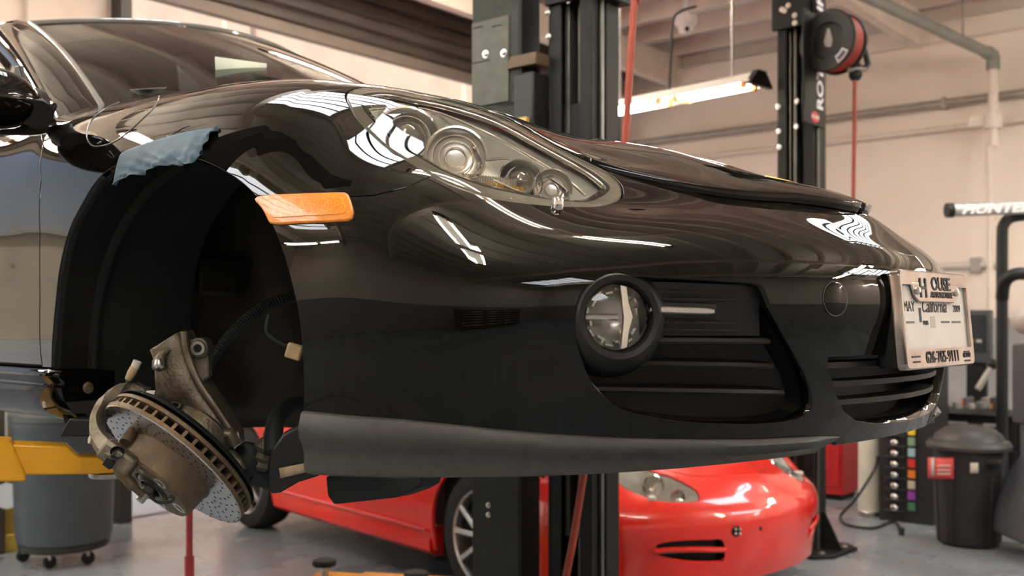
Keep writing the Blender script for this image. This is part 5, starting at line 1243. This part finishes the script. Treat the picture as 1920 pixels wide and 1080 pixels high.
# rear half of the flank with the rear wheel arch, sill, roof
def rear_half():
    rows = []; xs = np.linspace(-1.30, -3.15, 48)
    base = [(q[1], q[2]) for q in R_V.reshape(a2, b2, 3)[0][:64:3]]
    for x in xs:
        b = 1+.02*math.sin(min(1, max(0, (-x-1.3)/1.1))*math.pi)-(.25*max(0, (-x-2.6)/.55)**2); rows.append([np.array([x, y*b, z]) for y, z in base])
    return rows
rows = rear_half(); V_ = np.array([p for r in rows for p in r]); m_ = len(rows[0])
F_ = [(i*m_+k, i*m_+k+1, (i+1)*m_+k+1, (i+1)*m_+k) for i in range(len(rows)-1) for k in range(m_-1)]
N_ = np.stack([0*V_[:, 0], -np.ones(len(V_)), .1+0*V_[:, 0]], 1); N_ /= np.linalg.norm(N_, axis=1, keepdims=True)
fq = np.cross(V_[F_[50][1]]-V_[F_[50][0]], V_[F_[50][2]]-V_[F_[50][0]])
if fq[1] > 0: F_ = [f[::-1] for f in F_]
ra = np.sqrt((V_[:, 0]+2.35)**2+np.maximum(V_[:, 2]-.31, 0)**2)-.35
shell('rear_fender', *clip(V_, N_, F_, [ra, V_[:, 2]-.2]), M_RED, red, both=True, depth=.02)
rws = []
for x in np.linspace(-1.98, -.40, 14):
    rws.append([(x, -.835, .31), (x, -.868, .295), (x, -.872, .285), (x, -.856, .272), (x, -.868, .24), (x, -.862, .19), (x, -.83, .165), (x, -.78, .16), (x, -.78, .30)])
o = MB().loft(rws, close=True, caps=True).build('side_sill', M_RED, red, sharp=30); mirror_obj(o)
MB().tube([(x, -.874, .292) for x in np.linspace(-1.98, -.42, 6)], .007, 8).build('sill_highlight', mat('sill_highlight_red', (.80, .10, .10), .12, coat=1.), red)  # paler red tube: the sill's bright highlight put into the colour
MB().loft([wcurve((-.50, 0, .90), (-.62, .70, .85), 11), wcurve((-1.15, 0, 1.24), (-1.25, .55, 1.18), 11), wcurve((-1.8, 0, 1.27), (-1.8, .55, 1.20), 11), wcurve((-3.1, 0, .80), (-3.1, .60, .70), 11)]).build('roof', M_RED, red)
MB().box((-1.2, 0, .18), (3.4, 1.5, .06)).build('underbody', M_DARK, red)
for s in (-1, 1):
    MB().box((0, s*.66, .52), (.70, .30, .40)).build('wheel_well', M_DARK, red); MB().box((-2.35, s*.62, .50), (.70, .30, .42)).build('wheel_well', M_DARK, red)
M_TYRE = mat('tyre_rubber', (.018, .018, .018), .75, var=.2, vscale=40); M_RIM = mat('silver_alloy', (.62, .60, .58), .3, .9, var=.05)
def wheel(x, y, sgn, sp=10):
    c = np.array([x, y, .315]); ax_ = np.array([0, sgn, 0.])
    ty = MB().lathe([(.225, -.20), (.27, -.205), (.305, -.19), (.318, -.15), (.320, -.10), (.318, -.05), (.305, -.008), (.27, .004), (.228, 0), (.222, -.01)], c, ax_, 56, caps=False).build('wheel', M_TYRE, red)
    MB().lathe([(.226, -.004), (.222, .004), (.212, -.002), (.206, -.02), (.20, -.12), (.19, -.19)], c, ax_, 56, caps=False).build('rim', M_RIM, ty)
    ex, ey = np.array([1., 0, 0]), np.array([0, 0, 1.])
    for k in range(sp):
        a_ = 2*math.pi*(k//2)/(sp//2)+(.16 if k % 2 else -.16)+.3; b_ = 2*math.pi*(k//2)/(sp//2)+(.30 if k % 2 else -.30)+.3
        p0 = c+(ex*math.cos(a_)+ey*math.sin(a_))*.045+ax_*-.004; p1 = c+(ex*math.cos(b_)+ey*math.sin(b_))*.212+ax_*-.006
        MB().bar(p0, p1, .026, .022, up=(0, 1, 0)).build('spoke', M_RIM, ty, bevel=.005)
    MB().lathe([(.06, -.03), (.058, .0), (.035, .006), (0, .008)], c, ax_, 28).build('hub_cap', M_RIM, ty)
    MB().lathe([(.15, -.06), (.15, -.05), (.06, -.05)], c, ax_, 40).build('brake_disc', M_RUST, ty)
wheel(0, -.855, -1); wheel(-2.35, -.865, -1); wheel(0, .855, 1); wheel(-2.35, .865, 1)
# ================================================================== things along the right wall
def floor_at(u, v): return on_z(u, v, 0.)
def zdepth(v): return 1.3*FPX/(v-600)
M_BIN = mat('grey_bin_plastic', (.062, .074, .082), .5, var=.08, vscale=6); M_BLKPL = mat('black_bin_plastic', (.022, .022, .023), .5, var=.12, vscale=10)
# grey wheeled bin at the left
c = at(121, 1046, 5.45); c[2] = 0; r_ = .255
t = Thing('grey_bin', c, 'large grey round bin on a wheeled dolly under the black car sill', 'bin')
z0_ = .115
t.part('body', MB().lathe([(r_*.80, z0_), (r_*.92, z0_+.012), (r_*.95, z0_+.05), (r_*1.02, z0_+.60), (r_*1.06, z0_+.62), (r_*1.06, z0_+.65), (r_*1.02, z0_+.66), (r_*1.0, z0_+.64), (r_*.9, z0_+.06)], c, (0, 0, 1), 48, caps=False), M_BIN)
t.part('dolly', MB().lathe([(r_*.5, z0_-.03), (r_*.86, z0_-.03), (r_*.90, z0_-.02), (r_*.90, z0_+.006), (r_*.86, z0_+.006)], c, (0, 0, 1), 40), mat('dolly_black', (.02, .022, .023), .5))
for k, u in enumerate((43, 93, 165)):
    q = at(u, 1049+(12 if k == 1 else 0), [5.45, 5.30, 5.40][k]); q[2] = .034
    t.part('caster_wheel', MB().lathe([(.012, -.012), (.030, -.012), (.034, -.008), (.034, .008), (.030, .012), (.012, .012)], q, VR*.75-VD*.65, 24), M_RUBBER)
    t.part('caster_fork', MB().box(q+VU*.035, (.028, .036, .05), (VR, VD, VU)), M_STEEL, bevel=.004)
t.part('lid', MB().lathe([(r_*1.08, z0_+.655), (r_*1.08, z0_+.685), (r_*.9, z0_+.70), (0, z0_+.72)], c, (0, 0, 1), 40), M_BIN)
# black bin with domed lid, right
c = floor_at(1818, 1020); c = at(1816, 1010, 5.9); c[2] = 0; r_ = .185
t = Thing('black_bin', c, 'black round bin with domed lid and a red and white sticker', 'bin')
t.part('body', MB().lathe([(r_*.82, 0), (r_*.90, .012), (r_*1.0, .40), (r_*1.06, .545), (r_*1.10, .55), (r_*1.10, .565), (r_*.95, .56)], c, (0, 0, 1), 48, caps=False), M_BLKPL)
for k in range(9):
    a_ = 2*math.pi*k/9+.2; d_ = np.array([math.cos(a_), math.sin(a_), 0]); t.part('rib', MB().bar(c+d_*r_*.90+VU*.02, c+d_*r_*1.005+VU*.40, .05, .012, up=d_), M_BLKPL, bevel=.004)
t.part('lid', MB().lathe([(r_*1.24, .555), (r_*1.26, .575), (r_*1.18, .60), (r_*1.05, .605), (r_*.98, .635), (r_*.7, .675), (r_*.3, .69), (0, .693)], c, (0, 0, 1), 48), mat('bin_lid', (.055, .053, .05), .45, var=.1))
t.part('lid_handle', MB().box(c+VU*.688, (.16, .045, .012)), mat('bin_lid'), bevel=.005)
def wrap(c, r, u0, u1, v0, v1, dz_, rr):
    rows = []
    for v in (v0, (v0+v1)/2, v1):
        row = []
        for u in np.linspace(u0, u1, 7):
            d_ = ray(u, v); o_ = CW-c; A_ = d_[0]**2+d_[1]**2; B_ = o_[0]*d_[0]+o_[1]*d_[1]; C_ = o_[0]**2+o_[1]**2-rr**2; s_ = (-B_-math.sqrt(max(0, B_*B_-A_*C_)))/A_; row.append(CW+d_*s_)
        rows.append(row)
    return MB().loft(rows)
t.part('sticker', wrap(c, 0, 1740, 1788, 858, 898, 0, r_*1.075), mat('sticker_red', (.80, .10, .09), .5, var=.1, vscale=40), solid=.003)
t.part('sticker', wrap(c, 0, 1740, 1752, 858, 892, 0, r_*1.095), mat('sticker_white'), solid=.003)
for v in (872, 880, 887): t.part('sticker_line', wrap(c, 0, 1758, 1782, v, v+3, 0, r_*1.092), mat('sticker_white'), solid=.002)
t.part('label', wrap(c, 0, 1819, 1834, 868, 887, 0, r_*1.085), mat('cream_label', (.75, .70, .58), .6), solid=.003)
t.part('handle', MB().box(c+np.array([.8, -.6, 0])*r_*1.08+VU*.50, (.09, .05, .03)), M_BLKPL, bevel=.006)
# red cabinet
c = at(1580, 940, 7.26); c[2] = 0
t = Thing('red_cabinet', c+np.array([-.25, .15, 0]), 'red steel cabinet standing behind the right hoist post', 'cabinet')
t.part('body', MB().box(c+np.array([-.25, .15, .52]), (.5, .30, .96)), mat('red_cabinet_paint', (.42, .015, .015), .4, var=.1, vscale=8), bevel=.006)
t.part('plinth', MB().box(c+np.array([-.25, .15, .02]), (.46, .26, .04)), M_DARK)
t.part('door', MB().box(c+np.array([-.25, -.006, .53]), (.46, .012, .86)), mat('red_cabinet_paint'), bevel=.004)
t.part('door_handle', MB().box(c+np.array([-.06, -.02, .6]), (.015, .02, .12)), M_CHROME, bevel=.003)
# cream gas cylinder
c = at(1632, 962, 6.75); c[2] = 0
t = Thing('gas_cylinder', c, 'cream coloured gas cylinder standing beside the parts rack', 'gas cylinder')
t.part('tank', MB().lathe([(.06, 0), (.075, .012), (.078, .04), (.078, 1.05), (.07, 1.12), (.04, 1.18), (.02, 1.2)], c, (0, 0, 1), 36), mat('cream_cylinder', (.62, .60, .50), .45, var=.08, vscale=10))
t.part('valve', MB().cyl(c+VU*1.2, c+VU*1.27, .014), M_STEEL); t.part('valve_wheel', MB().cyl(c+VU*1.27, c+VU*1.285, .03), M_STEEL)
t.part('foot_ring', MB().lathe([(.079, 0), (.082, .004), (.082, .03), (.079, .034)], c, (0, 0, 1), 36, caps=False), M_STEEL)
# black cable loop on the floor
cp = [at(1646, 855, 6.6), at(1640, 880, 6.6), at(1605, 935, 6.55), on_z(1576, 968, .012), on_z(1590, 984, .012), on_z(1636, 990, .012), on_z(1672, 978, .012), on_z(1684, 985, .012), on_z(1690, 1000, .012)]
t = Thing('power_cable', cp[4], 'black cable looping over the floor in front of the gas cylinder', 'cable')
t.part('cord', MB().tube(spline(cp, 6), .009, 8), M_RUBBER); t.part('plug', MB().box(cp[-1]+VU*.012, (.03, .03, .05)), M_RUBBER, bevel=.005)
# parts rack with colour labels
c = at(1698, 983, 6.5); c[2] = 0
t = Thing('parts_rack', c, 'black parts rack with shiny fittings and a column of coloured labels', 'rack')
fyr = c[1]
t.part('frame', MB().box(c+np.array([0, .16, .55]), (.34, .32, 1.10)), M_BLKPL, bevel=.006)
cols = [(.80, .62, .05), (.22, .36, .22), (.35, .55, .62), (.75, .05, .03), (.80, .25, .03), (.62, .55, .42), (.30, .06, .40), (.07, .22, .10), (.05, .12, .25)]
for k, cl in enumerate(cols):
    q = on_y(1709, 808+k*20.3, fyr-.012)
    if q[2] < .04: continue
    t.part('label', MB().box(q, (.045, .006, .052)), mat('label_colour_%d' % k, cl, .5, var=.05), bevel=.001)
    q = on_y(1678, 808+k*20.3, fyr-.012)
    t.part('tray', MB().box(q+np.array([0, .0, -.03]), (.13, .03, .012)), M_BLKPL, bevel=.002)
    t.part('fitting', MB().lathe([(.012, -.02), (.020, -.01), (.022, .004), (.012, .014), (.014, .02), (0, .024)], q-np.array([0, .01, 0]), (.2, -1, .2), 18), M_CHROME)
# alignment machine: lettered bar, frame and console
c = at(1878, 980, 6.6); c[2] = 0
t = Thing('alignment_rack', c, 'black alignment machine frame with a silver lettered bar across its top', 'machine')
ba = at(1786, 394, 6.4); bb = at(2040, 384, 6.4)
t.part('sign_bar', MB().cyl(ba, bb, .042), mat('silver_bar', (.55, .54, .52), .35, .6, var=.05))
t.part('bar_end', MB().cyl(ba-(bb-ba)*.045, ba, .047), M_TRIM)
bd = (bb-ba)/np.linalg.norm(bb-ba); bn = np.cross(bd, VU); bn /= np.linalg.norm(bn); bn = bn if bn@VD < 0 else -bn; bu = np.cross(bn, bd); bu = bu if bu[2] > 0 else -bu
q = on_y(1804, 401, 0); q = at(1803, 401, 6.36)
t.part('lettering', text_mb('HUNTER', .082, q, (bd, bu, bn), .002, xs=1.35, shear=.25, bold=.003), mat('white_lettering', (.95, .94, .92), .4), smooth=False)
fpz = 6.5
t.part('frame_tube', MB().tube(spline([at(1920, 404, fpz), at(1896, 408, fpz), at(1882, 422, fpz), at(1879, 450, fpz), at(1879, 600, fpz), np.array([*at(1879, 700, fpz)[:2], .05])], 6), .036, 14), M_TRIM)
t.part('hook_arm', MB().tube(spline([at(1879, 560, 6.4), at(1884, 528, 6.35), at(1905, 514, 6.3), at(1935, 516, 6.3), at(1960, 530, 6.3)], 6), .040, 14), M_TRIM)
t.part('base', MB().box(c+np.array([.02, 0, .04]), (.2, .2, .08)), M_TRIM, bevel=.01)
# tool bench with clutter behind the bin
c = at(1838, 900, 6.9); c[2] = 0
t = Thing('tool_bench', c, 'black tool bench cluttered with small parts behind the black bin', 'bench')
M_BEN = mat('bench_black', (.014, .014, .018), .4, var=.15)
t.part('body', MB().box(c+np.array([0, .1, .35]), (.55, .4, .62)), M_BEN, bevel=.006)
t.part('worktop', MB().box(c+np.array([0, .08, .69]), (.60, .46, .05)), mat('bench_grey', (.16, .16, .16), .5, var=.15), bevel=.005)
for k in range(3): t.part('drawer', MB().box(c+np.array([0, -.105, .18+k*.18]), (.5, .012, .15)), M_BEN, bevel=.003)
for k in range(2): t.part('drawer_handle', MB().box(c+np.array([-.12+.24*k, -.118, .60]), (.14, .012, .02)), mat('pale_handle', (.55, .55, .58), .4), bevel=.003)
cl_ = [(1795, 720, (.30, .30, .29), .05), (1806, 722, (.62, .10, .06), .04), (1822, 715, (.45, .43, .40), .035), (1850, 705, (.22, .20, .18), .06), (1862, 725, (.70, .38, .08), .03), (1815, 735, (.12, .12, .12), .06), (1838, 742, (.20, .20, .20), .05), (1872, 738, (.06, .06, .06), .08)]
for k, (u, v, cl, s_) in enumerate(cl_):
    q = at(u, v, 6.75+(.12 if k in (1, 3, 5) else -.08)); q[2] = .716+s_*.5
    o = MB().box((0, 0, 0), (s_*1.15, s_*.8, s_), (VR*.9+VU*.2, VD, VU)) if k % 2 else MB().lathe([(s_*.5, -s_*.5), (s_*.6, -s_*.4), (s_*.6, s_*.3), (s_*.4, s_*.5), (0, s_*.5)], (0, 0, 0), (0, 0, 1), 18)
    tag(o.build(['tin', 'tool_case'][k % 2], mat('clutter_%d' % k, cl, .5, var=.1), None, bevel=.004, loc=q-VU*.0), ['grey tin on the tool bench nearest the number plate', 'small red case on the tool bench', 'pale tin beside the red case on the bench', 'brown case under the hand tool on the bench', 'small orange tin on the bench', 'black case at the front of the bench', 'dark grey tin at the bench front', 'large black case by the frame tube on the bench'][k], ['tin', 'case'][k % 2], 'clutter on the tool bench')
# hand tool lying on the clutter
g0_ = at(1833, 730, 6.7); g1_ = at(1862, 683, 6.7)
t2 = Thing('air_gun', g0_, 'pale grey air gun leaning on the clutter of the tool bench', 'tool')
t2.part('barrel', MB().tube([g0_, g0_*.4+g1_*.6, g1_], [.022, .02, .014], 12), mat('pale_grey_metal', (.40, .38, .33), .4, .4)); t2.part('trigger', MB().sphere(g1_, .035, 14), M_TRIM); t2.part('nozzle', MB().cyl(g1_, g1_+VR*.09+VU*.04, .012), M_STEEL)
# monitor on stand
c = at(1831, 700, 7.0); c[2] = .72
t = Thing('monitor', c+np.array([0, .1, 0]), 'dark grey equipment monitor on a black stand against the grey dado', 'monitor')
q = at(1831, 631, 7.05)
t.part('screen_case', MB().box(q, (.20, .08, .37)), mat('monitor_case', (.05, .055, .058), .5, var=.1), bevel=.008)
t.part('display', MB().box(q+np.array([.0, -.042, .02]), (.15, .004, .26)), mat('dark_display', (.03, .035, .038), .2))
for s in (-1, 1): t.part('button', MB().box(q+np.array([s*.028, -.046, -.03]), (.035, .005, .02)), mat('pale_button', (.45, .40, .36), .5), bevel=.001)
t.part('stand', MB().box((q[0], q[1]+.02, (q[2]-.18+.72)/2), (.13, .06, q[2]-.18-.72)), M_TRIM, bevel=.006)
# grey tyre machine at the right edge
c = at(1968, 1020, 5.5); c[2] = 0
t = Thing('tyre_machine', c, 'dark grey tyre machine with a curved guard at the edge of the bay', 'machine')
M_TM = mat('machine_grey', (.07, .075, .085), .45, var=.08, vscale=6)
prof = [(-.20, .10), (.25, .10), (.25, .62), (.08, .64), (-.02, .56), (-.12, .40), (-.19, .22)]
t.part('cabinet', MB().prism([(a_, b_) for a_, b_ in prof], c-VD*.15, (VR, VU, VD), .42), M_TM, bevel=.02)
for du in (-.10, .05): t.part('caster', MB().sphere(c+VR*du-VD*.1+VU*.045, .045, 16), M_RUBBER); t.part('caster_fork', MB().box(c+VR*du-VD*.1+VU*.085, (.05, .05, .05)), M_STEEL, bevel=.005)
t.part('foot', MB().box(c+VR*.1+VU*.05, (.2, .2, .1), (VR, VD, VU)), M_TM)
t.part('guard', MB().prism([(.08+.30*math.cos(a_), .34+.30*math.sin(a_)) for a_ in np.linspace(1.9, 4.0, 14)]+[(.10+.10*math.cos(a_), .34+.1*math.sin(a_)) for a_ in np.linspace(4.0, 1.9, 8)], c-VD*.20, (VR, VU, VD), .05), mat('guard_brown', (.13, .11, .10), .4, var=.1), bevel=.008)
q = at(1922, 720, 5.8); t.part('console', MB().box(q+VR*.06, (.20, .16, .46), (VR, VD, VU)), M_TM, bevel=.015); t.part('console_panel', MB().box(q+VR*.07-VD*.081, (.13, .005, .36), (VR, VD, VU)), M_TRIM, bevel=.003)
t.part('console_post', MB().box((q+VR*.10)*np.array([1, 1, 0])+VU*.62, (.10, .08, .30), (VR, VD, VU)), M_TM)
t.part('dome_cover', MB().sphere(at(1935, 600, 5.85), .115, 20, (1, 1, .8)), mat('pale_cover', (.50, .46, .42), .5, var=.05))
t.part('dome_neck', MB().cyl(q+VR*.08+VU*.2, at(1935, 615, 5.85), .05), M_TM)
# wall conduit with switch box
q = on_y(1830, 497, YF-.03)
t = Thing('switch_box', q, 'small grey switch box with conduit on the cream wall', 'switch box')
t.part('box', MB().box(q, (.09, .06, .13)), mat('box_grey', (.35, .33, .31), .5), bevel=.006); t.part('conduit', MB().cyl(q-np.array([.55, 0, 0]), q+np.array([.25, 0, 0]), .03, n=16), mat('pale_conduit', (.62, .57, .52), .5))
# ---------------------------------------------------------------- far left clutter
c = at(10, 1005, 5.72); c[2] = 0
t = Thing('yellow_column', c, 'yellow painted guard column at the open door edge', 'column')
t.part('post', MB().box(c+np.array([0, 0, .55]), (.07, .07, 1.1)), mat('faded_yellow', (.45, .34, .05), .6, vcol=(.30, .22, .04), vscale=14), bevel=.006)
t.part('foot', MB().box(c+np.array([0, 0, .05]), (.16, .16, .10)), mat('faded_yellow'), bevel=.01)
c2 = at(-22, 960, 5.66); c2[2] = 0
t = Thing('dark_locker', c2, 'dark brown locker beside the yellow column with a pale round tag', 'locker')
t.part('body', MB().box(c2+np.array([0, -.1, .5]), (.20, .3, 1.0)), mat('locker_brown', (.06, .05, .045), .6, var=.15), bevel=.006)
q = at(12, 930, 5.5); t.part('round_tag', MB().cyl(q, q+VD*.01, .07, n=24), mat('pale_tag', (.45, .47, .50), .6)); t.part('tag_cord', MB().cyl(q+VU*.07, q+VU*.5, .006, n=6), mat('pale_tag'))
lid_c = at(62, 806, 5.78)
t = Thing('trash_lid', lid_c-VU*.05, 'dark bin flap with a pale edge leaning beside the grey bin', 'lid')
t.part('flap', MB().prism([(-.18, -.08), (.15, -.08), (.18, .08), (-.02, .09)], lid_c, (VR, VU, VD), .05), mat('flap_black', (.02, .022, .024), .5), bevel=.008)
t.part('edge', MB().bar(at(8, 832, 5.76), at(38, 782, 5.76), .022, .02), mat('pale_edge'), bevel=.003)
# ================================================================== tool chest behind the camera (mirrored in the paint)
c = np.array([3.6, -6.2, 0.])
t = Thing('tool_chest', c, 'long black tool chest with rows of bright drawer pulls along the near wall', 'tool chest')
t.part('body', MB().box(c+np.array([0, 0, .60]), (2.2, .6, 1.0)), M_BEN, bevel=.01); t.part('worktop', MB().box(c+np.array([0, 0, 1.13]), (2.26, .64, .05)), M_STEEL, bevel=.006)
d0 = p0_ = None
for i in range(3):
    for k in range(6):
        dr = t.part('drawer', MB().box(c+np.array([-.73+.73*i, .306, .20+k*.15]), (.68, .014, .135)), mat('drawer_black', (.03, .03, .033), .35, var=.1), bevel=.004)
        t.part("drawer_pull", MB().box(c+np.array([-.73+.73*i, .322, .245+k*.15]), (.62, .018, .022)), M_CHROME, dr, bevel=.004)
for sx_ in (-1, 1):
    for sy_ in (-1, 1): t.part('caster', MB().cyl(c+np.array([sx_*.95-.02, sy_*.24, .05]), c+np.array([sx_*.95+.02, sy_*.24, .05]), .05), M_RUBBER); t.part('caster_bracket', MB().box(c+np.array([sx_*.95, sy_*.24, .085]), (.06, .06, .05)), M_STEEL)
